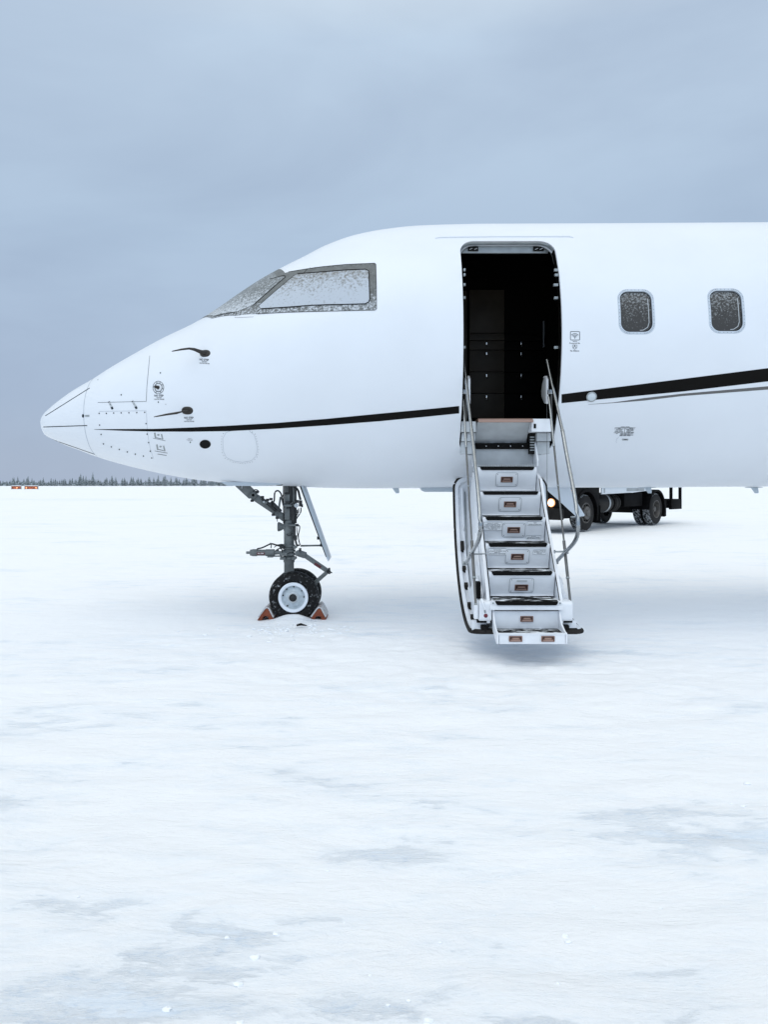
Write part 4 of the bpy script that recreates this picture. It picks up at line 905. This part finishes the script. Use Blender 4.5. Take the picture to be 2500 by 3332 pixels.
# steering cylinder
m_ = MB(); yc_ = G(0, 1178, 7.93).z; f = lambda x: G(x, 0, 7.93).x
m_.lathe((f(242), 7.93, yc_), (1, 0, 0), [(.001, 0), (.014, .0), (.014, f(290) - f(242)), (.030, f(292) - f(242)), (.037, f(330) - f(242)), (.037, f(380) - f(242)), (.032, f(384) - f(242)), (.032, f(490) - f(242)), (.036, f(494) - f(242)), (.036, f(605) - f(242)), (.022, f(612) - f(242)), (.016, f(700) - f(242))], 24)
sc_ = m_.build('steering_cylinder', gear, ng)
MB().box(f(515), f(590), 7.90, 7.96, yc_ - .048, yc_ - .03).build('cylinder_lug', gear, ng, bevel=.004)
MB().box(f(560), f(700), 7.925, 7.955, yc_ - .043, yc_ - .030).build('cylinder_arm', gear, ng, bevel=.003)
MB().box(f(610), f(790), 7.925, 7.96, yc_ - .006, yc_ + .008).build('cylinder_arm', gear, ng, bevel=.003)
def flat(Y): return lambda x, y, o: PX(x, y, Y - o)
m_ = MB(); X0, X1 = f(383), f(485); m_.add([(X0, 7.93 - .0335 , yc_ - .014 - .004), (X1, 7.93 - .0335, yc_ - .018), (X1, 7.93 - .0335, yc_ + .006), (X0, 7.93 - .0335, yc_ + .006)], [(0, 1, 2, 3)]); m_.build('placard', red, ng)
m_ = MB(); v, fc = textmesh('NO STEP', .016, .0004); m_.add([((X0 + X1) / 2 + a, 7.93 - .0345, yc_ - .006 + b) for a, b in v], fc); m_.build('placard_lettering', inkw, ng)
def hose(pts, r_=.0065, mm=None, Y=7.95, nm='hose'):
    MB().tube(smooth([G(p[0], p[1], p[2] if len(p) > 2 else Y) for p in pts], 2), r_, 7).build(nm, mm or hosem, ng, ang=60)
hose([(380,1130,7.92),(450,1115,7.92),(530,1075,7.93),(570,1060),(640,1085),(720,1078)], .008)
hose([(545,1058),(600,1075),(680,1100),(740,1098)], .006); hose([(560,1120),(565,1060),(545,1058)], .006, gear)
hose([(600,1110),(650,1075),(700,1068),(730,1075)], .004)
hose([(620,1165),(640,1135),(680,1120),(700,1135),(705,1180)], .006); hose([(570,1150),(630,1190),(700,1180)], .005)
hose([(560,545),(600,530),(605,470),(605,410),(630,380),(665,385),(695,430),(700,480),(715,560),(730,600)], .0085, geard)
hose([(860,340),(890,350),(915,390),(925,450),(940,500)], .012, geard); hose([(850,350),(865,430),(860,520),(840,570),(800,590),(735,588)], .006, gear)
hose([(720,545),(760,560),(830,548),(848,500),(850,420),(845,340)], .0055, gear); hose([(945,600),(945,660),(900,720),(880,760)], .0065); hose([(915,610),(915,660),(890,700),(878,740)], .006)
hose([(905,820),(930,835),(928,880),(910,950),(915,1020),(935,1080)], .0055); hose([(890,850),(895,900),(905,960),(925,1040)], .0045)
hose([(860,800),(868,880),(865,960),(880,1050),(900,1100)], .010, geard); hose([(835,820),(810,830),(798,860)], .005, gear); hose([(830,850),(828,900),(815,915)], .005, gear)
hose([(760,940),(780,960),(815,955),(825,930)], .005, geard); hose([(880,1060),(895,1080),(930,1085)], .008, geard); hose([(850,960),(860,1010),(880,1030),(890,1060)], .0075, hosem)
def lump(x, y, w, h, mm=None, nm='fitting', Y=7.94, d=.03, bev=.004): a, b = G(x - w/2, y + h/2, Y), G(x + w/2, y - h/2, Y); MB().box(a.x, b.x, Y - d/2, Y + d/2, a.z, b.z).build(nm, mm or geard, ng, bevel=bev)
lump(940, 545, 42, 80); lump(890, 520, 50, 40); lump(960, 575, 22, 40); lump(875, 360, 34, 40); lump(718, 445, 16, 30); lump(888, 650, 30, 50); lump(830, 825, 130, 26, gear); lump(895, 825, 36, 34)
lump(870, 1105, 50, 30, gear); lump(935, 1140, 30, 40); lump(780, 530, 60, 26, geard); lump(775, 572, 100, 26, gear); lump(780, 605, 50, 16); lump(860, 900, 30, 90); lump(878, 985, 34, 60); lump(700, 1105, 60, 36); lump(640, 1160, 40, 40)
lump(725, 1195, 100, 40, gear, d=.10); lump(715, 1250, 70, 34, gear, d=.08); lump(855, 1250, 40, 40, gear, d=.06)
MB().lathe(G(886, 572, 7.93), (0, -1, 0), [(.022, 0), (.022, .008), (.001, .012)], 18).build('gauge', trim, ng)
MB().lathe(G(790, 905, 7.975), (0, -1, 0), [(.034, -.02), (.030, .006), (.012, .016), (.001, .017)], 20).build('collar_boss', gear, ng)
# drag brace
def bar(a, b, w, t_, mm, nm, lab=None, par=None):
    a, b = Vector(a), Vector(b); d = (b - a); L = d.length; d.normalize(); u = Vector((0, 1, 0)); v_ = d.cross(u).normalized()
    M = Matrix((( d.x, u.x, v_.x, a.x), (d.y, u.y, v_.y, a.y), (d.z, u.z, v_.z, a.z), (0, 0, 0, 1)))
    return MB().box(0, L, -t_/2, t_/2, -w/2, w/2, M=M).build(nm, mm, par or ng, bevel=min(w, t_) * .25, label=lab)
bar(G(140, 270), G(330, 445), .105, .07, gear, 'drag_brace'); bar(G(320, 440), G(640, 655), .078, .06, gear, 'drag_brace'); bar(G(600, 640), G(780, 770), .070, .06, gear, 'drag_brace')
m_ = MB(); m_.lathe(G(335, 438, 7.985), (0, -1, 0), [(.036, -.03), (.036, .012), (.028, .022), (.016, .022), (.015, .006), (.001, .006)], 20); m_.build('brace_joint', gear, ng); MB().lathe(G(335, 438, 7.985) + Vector((0, -.0235, 0)), (0, -1, 0), [(.014, 0), (.001, .0005)], 14).build('bore_shade', tdark, ng)  # dark disc over the bore stands in for the shade inside it
bar(G(440, 480, 7.98), G(620, 640, 7.98), .030, .03, geard, 'brace_lock'); bar(G(660, 610, 7.97), G(684, 460, 7.97), .020, .02, gear, 'brace_actuator'); bar(G(560, 520, 7.97), G(690, 650, 7.97), .034, .03, geard, 'brace_lock')
m_ = MB(); m_.tube(smooth([G(x, y, 7.96) for x, y in ((335, 395), (345, 370), (375, 368), (400, 385), (405, 405))]), .006, 6); m_.build('hose', hosem, ng)
for p in ((318, 510), (450, 465), (515, 500), (560, 490), (590, 690), (640, 730)): lump(p[0], p[1], 40, 32, geard)
lump(490, 535, 40, 30, gear); lump(545, 560, 50, 40, geard); lump(640, 760, 10, 40, gear, d=.01); lump(470, 525, 22, 22, trim, Y=7.93); lump(380, 400, 40, 36)
for p in ((150, 300), (185, 330)): lump(p[0], p[1], 12, 50, trim, Y=7.97, d=.01)
# taxi light looking forward
m_ = MB(); p = G(740, 845, 7.99); m_.lathe(p, (-1, 0, 0), [(.001, 0), (.024, .0), (.026, .02), (.038, .034), (.050, .066), (.047, .074), (.036, .064), (.001, .05)], 24); m_.build('taxi_light', gear, ng)
# torque links
bar(G(905, 1180), G(1010, 1215), .060, .12, gear, 'torque_link'); bar(G(960, 1190), G(1290, 1415), .044, .07, gear, 'torque_link'); bar(G(1285, 1425), G(1120, 1570), .040, .07, gear, 'torque_link')
p = G(1300, 1412); MB().tube([p + Vector((0, -.05, 0)), p + Vector((0, .05, 0))], .018, 12).build('link_pin', geard, ng)
MB().tube([G(1290, 1400, 7.98), G(1345, 1440, 7.98)], .007, 8).build('link_pin', geard, ng); lump(1310, 1385, 24, 24); lump(1310, 1440, 30, 24)
p = G(905, 1182); MB().tube([p + Vector((0, -.07, 0)), p + Vector((0, .07, 0))], .026, 14).build('link_pin', gear, ng)
a, b = G(1120, 1318, 7.983), G(1200, 1370, 7.983); bar(a, b, .030, .003, red, 'placard')
# aft gear door with its rod
MB().prism([(G(952, 0).x, 1.372), (G(985, 0).x, 1.372), (G(1322, 0).x, G(0, 1250).z), (G(1310, 0).x, G(0, 1275).z), (G(1280, 0).x, G(0, 1215).z)], 'y', 7.86, 8.20).build('gear_door', doorm, jet, bevel=.003)
gd = jet.children[-1]
MB().prism([(G(950, 0).x, 1.36), (G(968, 0).x, 1.36), (G(1290, 0).x, G(0, 1215).z), (G(1278, 0).x, G(0, 1210).z)], 'y', 7.852, 7.861).build('door_edge', geard, jet)
MB().tube([G(940, 1090), G(1215, 1085)], .0095, 10).build('door_rod', gear, ng); lump(1212, 1080, 40, 40, geard); lump(1168, 990, 32, 40, geard); lump(1180, 965, 20, 20, geard)
# gear bay lips; the added plate mostly stands in for a belly reflection
MB().prism([(G(-40, 0).x, 1.405), (G(300, 0).x, 1.405), (G(500, 0).x, 1.395), (G(720, 0).x, 1.40), (G(720, 0).x, 1.375), (G(420, 0).x, 1.362), (G(60, 0).x, 1.366)], 'y', 7.80, 7.83).build('bay_lip_reflection', antm, jet, bevel=.004)
MB().tube(smooth([G(x, y, 7.85) for x, y in ((610, 275), (600, 295), (640, 312), (700, 312), (720, 290))]), .006, 6).build('bay_hinge', geard, jet)
# wheels
WXc, WZ, WR = -.922, .232, .256
for k, yf in enumerate((7.79, 8.09)):
    s0 = WR / .256; hw = .082; yc2 = yf + hw
    prof_ = [(.150, -.060), (.168, -.074), (.200, -.080), (.232, -.072), (.243, -.060), (.246, -.052), (.2485, -.050), (.2545, -.030), (.2560, -.022), (.2530, -.0205), (.2530, -.0175), (.2565, -.016), (.2565, -.0015), (.2535, 0)]
    prof_ = prof_ + [(a, -b) for a, b in prof_[::-1][1:]]
    MB().lathe((WXc, yc2, WZ), (0, 1, 0), prof_, 72, closed=True).build('tyre', tyre, ng, ang=40)
    m_ = MB(); m_.lathe((WXc, yf, WZ), (0, -1, 0), [(.152, -.03), (.152, .004), (.146, .009), (.122, .006), (.119, -.012), (.105, -.030), (.072, -.020), (.046, .000), (.040, .006), (.001, .006)], 56); rm = m_.build('wheel_rim', rimm, ng, ang=25)
    m_ = MB(); m_.lathe((WXc, yf, WZ), (0, -1, 0), [(.1188, -.011), (.104, -.0285), (.072, -.0185), (.052, -.004)], 56); m_.build('wheel_dish', dishm, ng, ang=60)  # sheet over the dish carrying its painted shading
    m_ = MB(); m_.lathe((WXc, yf, WZ), (0, -1, 0), [(.042, .0), (.046, .022), (.036, .026), (.028, .018), (.026, .022), (.018, .026), (.012, .026), (.010, .020), (.001, .020)], 28); m_.build('wheel_hub', geard if k == 0 else gear, ng, ang=25)
    if k == 0:
        MB().lathe((WXc, yf - .024, WZ), (0, -1, 0), [(.050, -.02), (.050, .002), (.043, .005), (.038, .0)], 32).build('hub_ring', trim, ng, ang=25)
        for a in (88, 38, 2, 130, 170, 235): MB().lathe((WXc + .108 * math.cos(R(a)), yf - .004 + .028, WZ + .108 * math.sin(R(a))), (0, -1, 0), [(.008, -.006), (.008, .006), (.001, .008)], 10).build('rim_bolt', tdarkm, ng)
m_ = MB(); m_.tube([(WXc, 7.80, WZ), (WXc, 8.24, WZ)], .03, 14); m_.box(SX - .03, WXc + .04, 7.975, 8.065, WZ - .035, WZ + .06); m_.build('axle', gear, ng, bevel=.01)

# ================================================================== wheel chocks
def chock(x, label, sx):
    t_ = empty('wheel_chock', (x, 7.95, 0), label, 'wheel chock', 'chocks at the nose wheel')
    q = [(-.082, 0), (-.078, .012), (-.016, .112), (.0, .120), (.016, .112), (.078, .012), (.082, 0), (.034, 0), (.030, .026), (.018, .040), (0, .045), (-.018, .040), (-.030, .026), (-.034, 0)]
    q = [(a + b * .12, b) for a, b in q]
    MB().prism(q, 'y', -.16, .16).build('chock_body', orange, t_, bevel=.004)
    q2 = [(-.070, .030), (-.018, .114), (.0, .126), (.018, .114), (.070, .030), (.080, .034), (.026, .124), (.008, .138), (-.008, .137), (-.028, .120), (-.080, .036)]
    q2 = [(a + b * .12, b) for a, b in q2]; m_ = MB(); N_ = 20; V0 = []
    rnd = random.Random(int(x * 100))
    for j in range(N_ + 1):
        yy = lerp(-.158, .162, j / N_); V0 += [(a * (1 + rnd.uniform(-.03, .03)), yy, b + (rnd.uniform(-.004, .006) if i > 4 else 0) + (.006 if j % 3 == 0 and sx > 0 and i > 4 else 0)) for i, (a, b) in enumerate(q2)]
    n_ = len(q2); m_.add(V0, [(j*n_+i, j*n_+(i+1) % n_, (j+1)*n_+(i+1) % n_, (j+1)*n_+i) for j in range(N_) for i in range(n_)] + [tuple(range(n_)), tuple(range(N_*n_, N_*n_+n_))])
    m_.build('snow_crust', chsnow, t_, ang=60); return t_
chock(-1.205, 'orange wheel chock with snow crust on the nose-cone side of the wheel', -1)
chock(-.672, 'orange wheel chock with ribbed snow crust on the stair side of the wheel', 1)
# loose dark lump and crumbs of snow
m_ = MB(); p = PX(982, 2037, 7.45); m_.tube([(p.x - .05, 7.45, .012), (p.x - .01, 7.45, .022), (p.x + .05, 7.45, .010)], [.010, .013, .004], 7); o = m_.build('rope_end', tdarkm, None)
tag(o, 'short dark end of rope half buried in snow before the wheel', 'rope')
rnd = random.Random(4); m_ = MB()
def lumpy(m_, x, y, r_):
    z0 = float(ground_h(np.array(x), np.array(y))); n_ = 8; b = []
    for i in range(n_ // 2 + 2):
        a = math.pi * i / (n_ // 2 + 1)
        for k in range(n_): q = rnd.uniform(.75, 1.2); b.append((x + r_ * q * math.sin(a) * math.cos(2*math.pi*k/n_) * 1.2, y + r_ * q * math.sin(a) * math.sin(2*math.pi*k/n_), z0 + r_ * .15 + r_ * .5 * q * math.cos(a)))
    m_.add(b, [(i*n_+k, (i+1)*n_+k, (i+1)*n_+(k+1) % n_, i*n_+(k+1) % n_) for i in range(n_//2+1) for k in range(n_)])
for px_, py_, r_ in ((2432, 2537, .02), (543, 3270, .014), (780, 3318, .012), (1395, 3310, .013), (1388, 3322, .011), (775, 3190, .016), (830, 3100, .018), (1840, 3030, .012), (1850, 3050, .012), (740, 3030, .01), (900, 3020, .014), (1330, 3245, .009), (2420, 2610, .014), (2380, 2600, .01), (1610, 2960, .006)):
    Y_ = CH * FP / (py_ - CYP); lumpy(m_, (px_ - CXP) / FP * Y_, Y_, r_ * .75)
for _ in range(60):
    Y_ = rnd.uniform(1.9, 7.4); X_ = rnd.uniform(-.5, .5) * Y_; lumpy(m_, X_, Y_, rnd.uniform(.002, .006))
for _ in range(60):
    a = rnd.gauss(-.85, .3); b = rnd.gauss(7.3, .18); lumpy(m_, a, b, rnd.uniform(.006, .022))
o = m_.build('snow_crumbs', snowm, None, fix=False, ang=60); tag(o, 'small crumbs of snow scattered over the packed surface', 'snow', kind='stuff')

# ================================================================== flatbed truck beyond the jet
th = math.atan2(.733, .68)
tr = empty('service_truck', (5.92, 22.4, 0), 'dark service truck with lit headlight standing beyond the jet, half hidden', 'truck', rz=th)
def tb(nm, m__, x0, x1, y0, y1, z0, z1, bev=.02, par=None): return MB().box(x0, x1, y0, y1, z0, z1).build(nm, m__, par or tr, bevel=bev)
tb('chassis', tdark, -1.2, 6.3, .78, 1.72, .72, 1.05)
tb('axle', tdarkm, 4.75, 5.05, .5, 2.0, .40, .62, .05)
def twheel(x, y, far=False, w=.29, label=None, front=False):
    s_ = 1 if far else -1; o_ = []
    prof_ = [(.29, -.5), (.33, -.52), (.44, -.5), (.505, -.45), (.535, -.36), (.540, -.30)]
    P2 = []
    for a, b in prof_: P2.append((a, b * w))
    for j in range(-2, 3):
        c_ = j * .115; P2 += [(.545, (c_ - .045) * w), (.545, (c_ + .045) * w), (.530, (c_ + .050) * w), (.530, (c_ + .062) * w)]
    P2 += [(a, -b * w) for a, b in prof_[::-1]]
    tm = MB(); tm.lathe((x, y, .545), (0, 1, 0), [q for q in P2 if q[0] > .50], 64, 1); tm.lathe((x, y, .545), (0, 1, 0), P2[:4], 64); tm.lathe((x, y, .545), (0, 1, 0), P2[-4:], 64); tw = tm.build('wheel', [tyres_, tyret], tr, ang=30)
    if not far:
        yf = y - w / 2
        if front:
            m_ = MB(); m_.lathe((x, yf, .545), (0, -1, 0), [(.30, -.06), (.30, .01), (.275, .02), (.26, -.03), (.20, -.02), (.19, .045), (.17, .055), (.10, .05), (.09, .085), (.001, .09)], 40); m_.build('rim', trim_t, tw, ang=25)
            m_ = MB()
            for k in range(10): a = 2 * math.pi * k / 10; m_.lathe((x + .225 * math.cos(a), yf + .035 - .02, .545 + .225 * math.sin(a)), (0, -1, 0), [(.024, -.01), (.020, .035), (.001, .04)], 8)
            m_.build('wheel_nuts', tdarkm, tw)
        else:
            m_ = MB(); m_.lathe((x, yf, .545), (0, -1, 0), [(.30, -.06), (.30, .01), (.28, .015), (.262, -.05), (.25, -.17), (.10, -.18), (.09, -.05), (.001, -.04)], 40); m_.build('rim', trim_t, tw, ang=25)
    return tw
twheel(0, .17, front=True); twheel(0, 2.33, True); twheel(4.9, .17); twheel(4.9, .51, w=.29, far=True); twheel(4.9, 1.99, True); twheel(4.9, 2.33, True)
def archbox(x, r0, r1, y0, y1, nm, a0=-10, a1=190):
    q = [(x + r1 * math.cos(R(a)), .545 + r1 * math.sin(R(a))) for a in np.linspace(a0, a1, 22)] + [(x + r0 * math.cos(R(a)), .545 + r0 * math.sin(R(a))) for a in np.linspace(a1, a0, 22)]
    m_ = MB(); n_ = len(q); V_ = [(a, y0, b) for a, b in q] + [(a, y1, b) for a, b in q]; h_ = n_ // 2
    F_ = [(i, (i+1) % n_, n_+(i+1) % n_, n_+i) for i in range(n_)]
    for i in range(h_ - 1): F_ += [(i, n_-1-i, n_-2-i, i+1), (n_+i, n_+i+1, 2*n_-2-i, 2*n_-1-i)]
    m_.add(V_, F_); return m_.build(nm, tdark, tr, ang=30)
archbox(4.9, .60, .66, -.02, .68, 'mudguard', -25, 180); archbox(0, .62, .70, -.02, .5, 'wheel_arch', -5, 185)
cabp = [(-1.35, .42), (-1.35, 1.1), (-1.32, 1.7), (-1.12, 2.75), (-.95, 2.85), (.75, 2.85), (.80, 1.05), (.70, .75)] + [(.66 * math.cos(R(a)), .545 + .66 * math.sin(R(a))) for a in range(20, 181, 16)] + [(-.66, .42)]
cb = MB().prism(cabp, 'y', 0, 2.5).build('cab', tdark, tr, bevel=.03)
MB().prism([(-1.25, 1.75), (-1.05, 2.6), (.1, 2.6), (.1, 1.75)], 'y', -.006, .004).build('side_window', tglass, cb)
m_ = MB(); m_.add([(-1.345, .15, 1.72), (-1.345, 2.35, 1.72), (-1.165, 2.35, 2.66), (-1.165, .15, 2.66)], [(0, 1, 2, 3)]); m_.build('windscreen', tglass, cb)
MB().box(-1.43, -1.33, -.02, 2.52, .38, .70).build('front_bumper', tdarkm, cb, bevel=.04); MB().box(-1.37, -1.34, .55, 1.95, .85, 1.25).build('grille', tdarkm, cb, bevel=.01)
MB().box(-.95, -.45, -.06, .10, .44, .48).build('cab_step', tgrey, tr, bevel=.01)
for y_ in (.37, 2.13):
    hl = MB().lathe((-1.36, y_, .86), (-1, 0, 0), [(.115, -.03), (.12, .02), (.08, .03)], 24).build('headlight', lamprim, tr)  # glowing ring round the lens imitates the lamp's bloom
    MB().lathe((-1.36, y_, .86), (-1, 0, 0), [(.082, .028), (.05, .045), (.001, .052)], 24).build('lens', lampon, hl)
m_ = MB(); m_.lathe((1.02, .42, .80), (1, 0, 0), [(.001, 0), (.27, .0), (.29, .03), (.29, .95), (.27, 1.0), (.001, 1.0)], 28); ft = m_.build('fuel_tank', tdarkm, tr, ang=30)
MB().lathe((1.70, .42, .80), (1, 0, 0), [(.295, 0), (.295, .10)], 28).build('tank_band', tgrey, ft)
MB().lathe((2.12, .42, .80), (1, 0, 0), [(.001, 0), (.28, 0), (.30, .10), (.28, .20), (.30, .30), (.26, .42), (.001, .42)], 28).build('air_tank', tdarkm, tr, ang=20)
tb('gearbox', tdark, 1.1, 2.6, .9, 1.6, .48, .8, .08); tb('battery_box', tdark, 2.75, 4.1, .15, .8, .66, 1.10, .03); tb('bracket', tdark, .72, .86, .05, .6, .30, 1.2, .02); tb('mudflap', tdark, .86, .90, .02, .35, .22, .75, .01)
tb('mudflap', tdarkm, 5.62, 5.66, .0, .62, .28, .85, .01)
bed = tb('flat_bed', twhite, .80, 7.1, -.02, 2.52, 1.27, 1.36, .02)
MB().prism([(.95, 1.27), (4.3, 1.27), (4.2, 1.17), (3.2, 1.12), (.95, 1.08)], 'y', .0, .05).build('side_skirt', twhite, tr, bevel=.008); tb('side_locker', tgrey, 2.6, 3.9, -.005, .04, 1.16, 1.26, .01); tb('marker_lamp', tgrey, 1.05, 1.13, -.01, .02, 1.12, 1.26, .01)
for x_ in (6.12, 6.92): tb('tail_post', tdark, x_, x_ + .09, .0, .09, .56, 1.27, .01)
tb('tail_frame', tdark, 6.10, 7.02, .0, .10, .50, .86, .015); tb('rear_bumper', tdark, 6.92, 7.02, .0, 2.5, .52, .86, .02)
tb('cargo_body', twhite, .95, 6.9, .05, 2.45, 1.37, 2.9, .06)

# ================================================================== far side of the field
def far_z(x, y): return float(ground_h(np.array(float(x)), np.array(float(y))))
def sign(px0, px1, Y, label, n_lamps):
    x0, x1 = (px0 - CXP) / FP * Y, (px1 - CXP) / FP * Y; w = x1 - x0; z0 = CH - (1592.5 - CYP) / FP * Y
    s_ = empty('airfield_sign', ((x0 + x1) / 2, Y, z0), label, 'sign', 'orange airfield signs')
    MB().box(-w/2, w/2, 0, .25, .10, .92).build('sign_face', signm, s_, bevel=.03)
    m_ = MB(); m_.box(-w/2 - .06, w/2 + .06, -.04, .32, .86, 1.02); m_.box(-w/2 - .06, -w/2 + .06, -.04, .3, .0, .9); m_.box(w/2 - .06, w/2 + .06, -.04, .3, .0, .9); m_.build('sign_housing', tgrey, s_, bevel=.04)
    MB().prism([(-w/2 - .05, 1.02), (w/2 + .05, 1.02), (w/2 - .1, 1.12), (0, 1.15), (-w/2 + .1, 1.11)], 'y', -.03, .3).build('snow_cap', snowm, s_, bevel=.02)
    for sx in range(n_lamps):
        xx_ = lerp(-w/2 + .5, w/2 - .5, sx / max(1, n_lamps - 1)) if n_lamps > 1 else .2
        MB().ball((xx_, -.02, .45), .22, 10, 0, (1, .15, .9)).build('sign_lamp', lamprim, s_)
sign(36, 67, 216, 'narrower of the two orange airfield signs, the one at the far left', 1)
sign(79, 122, 216, 'wider of the two orange airfield signs, the one nearer the jet', 2)
Y_ = 260; x_ = (405 - CXP) / FP * Y_; z0 = CH - (1592 - CYP) / FP * Y_
o = MB().ball((x_, Y_, z0 + .3), .42, 10, 0, (1, 1, 1.1)).build('snow_heap', snowm, None, ang=60); tag(o, 'little white heap of snow standing out on the far field', 'snow heap')
def make_spruce(seed, h, w):
    rd = random.Random(seed); m_ = MB()
    m_.tube([(0, 0, -.6), (0, 0, h * .5), (0, 0, h * .96)], [h * .022, h * .013, h * .003], 6, 0)
    lv = 15
    for i in range(lv):
        f_ = i / (lv - 1); z_ = h * (.06 + .90 * f_); r_ = w * (1 - f_) ** .85 * rd.uniform(.8, 1.15) + .12
        nb = max(5, int(15 * (1 - f_) + 5)); a0 = rd.uniform(0, 6)
        for k in range(nb):
            a = a0 + 2 * math.pi * k / nb + rd.uniform(-.25, .25); L = r_ * rd.uniform(.6, 1.15); dz = -L * rd.uniform(.12, .42); wd = L * .30 + .08
            ca, sa = math.cos(a), math.sin(a)
            for q in range(3):
                t0, t1 = q / 3, (q + 1) / 3 + .1; w0 = wd * (1 - t0 * .6); 
                A = (ca * L * t0 - sa * w0, sa * L * t0 + ca * w0, z_ + dz * t0 - .05 + rd.uniform(-.1, .1)); B = (ca * L * t0 + sa * w0, sa * L * t0 - ca * w0, z_ + dz * t0 - .05 + rd.uniform(-.1, .1)); Cc = (ca * L * t1, sa * L * t1, z_ + dz * t1 + rd.uniform(-.05, .12)); D = (ca * L * (t0 + .1), sa * L * (t0 + .1), z_ + dz * t0 + h * .035)
                m_.add([A, B, Cc, D], [(0, 1, 2), (0, 3, 2), (1, 3, 2)], 1)
    return m_
protos = []
for i in range(7):
    h_ = (7.4, 8.6, 6.4, 9.6, 6.9, 8.1, 5.4)[i]; o = make_spruce(i, h_, h_ * (.30, .27, .36, .25, .33, .30, .42)[i]).build('spruce_tree', [barkm, spr], None, fix=False); protos.append(o)
rnd = random.Random(12); used = set(); n_tr = 0
for i in range(290):
    px_ = -160 + i * 5.0 + rnd.uniform(-7, 7)
    Y_ = rnd.uniform(690, 800) if i % 3 else rnd.uniform(640, 690)
    k = rnd.randrange(7); s_ = rnd.uniform(.78, 1.10) * (1.0 if rnd.random() < .88 else 1.2) * (.86 if px_ < 200 else 1)
    if 560 < px_ < 860 and rnd.random() < .3: s_ *= 1.1
    o = protos[k] if k not in used else protos[k].copy()
    if k in used: C.objects.link(o)
    used.add(k); x_ = (px_ - CXP) / FP * Y_; o.location = (x_, Y_, far_z(x_, Y_) - .2); o.scale = (s_, s_, s_ * rnd.uniform(.9, 1.12)); o.rotation_euler = (0, 0, rnd.uniform(0, 6))
    tag(o, 'small frosted dark spruce in the distant row of trees along the horizon', 'spruce tree', 'spruces in the distant treeline'); n_tr += 1

# low wood between the spruces, far off: nobody could count it
rd = random.Random(77); m_ = MB()
for i in range(2600):
    Y_ = rd.uniform(700, 810); px_ = rd.uniform(-170, 1300); x_ = (px_ - CXP) / FP * Y_; z0 = far_z(x_, Y_) - .3; h_ = rd.uniform(1.6, 4.6) * (.8 + .35 * math.sin(px_ * .021) * math.sin(px_ * .007 + 1)); w_ = rd.uniform(.7, 1.6)
    for k in range(2):
        a = rd.uniform(0, 3.14); ca, sa = math.cos(a) * w_, math.sin(a) * w_
        m_.add([(x_ - ca, Y_ - sa, z0), (x_ + ca, Y_ + sa, z0), (x_ + ca * .75, Y_ + sa * .75, z0 + h_ * rd.uniform(.5, .8)), (x_ + ca * rd.uniform(-.3, .3), Y_, z0 + h_), (x_ - ca * .8, Y_ - sa * .8, z0 + h_ * rd.uniform(.45, .75))], [(0, 1, 2, 3, 4)])
o = m_.build('distant_wood', spr, None, fix=False); tag(o, 'low frosted undergrowth filling the gaps of the far treeline', 'wood', kind='stuff')
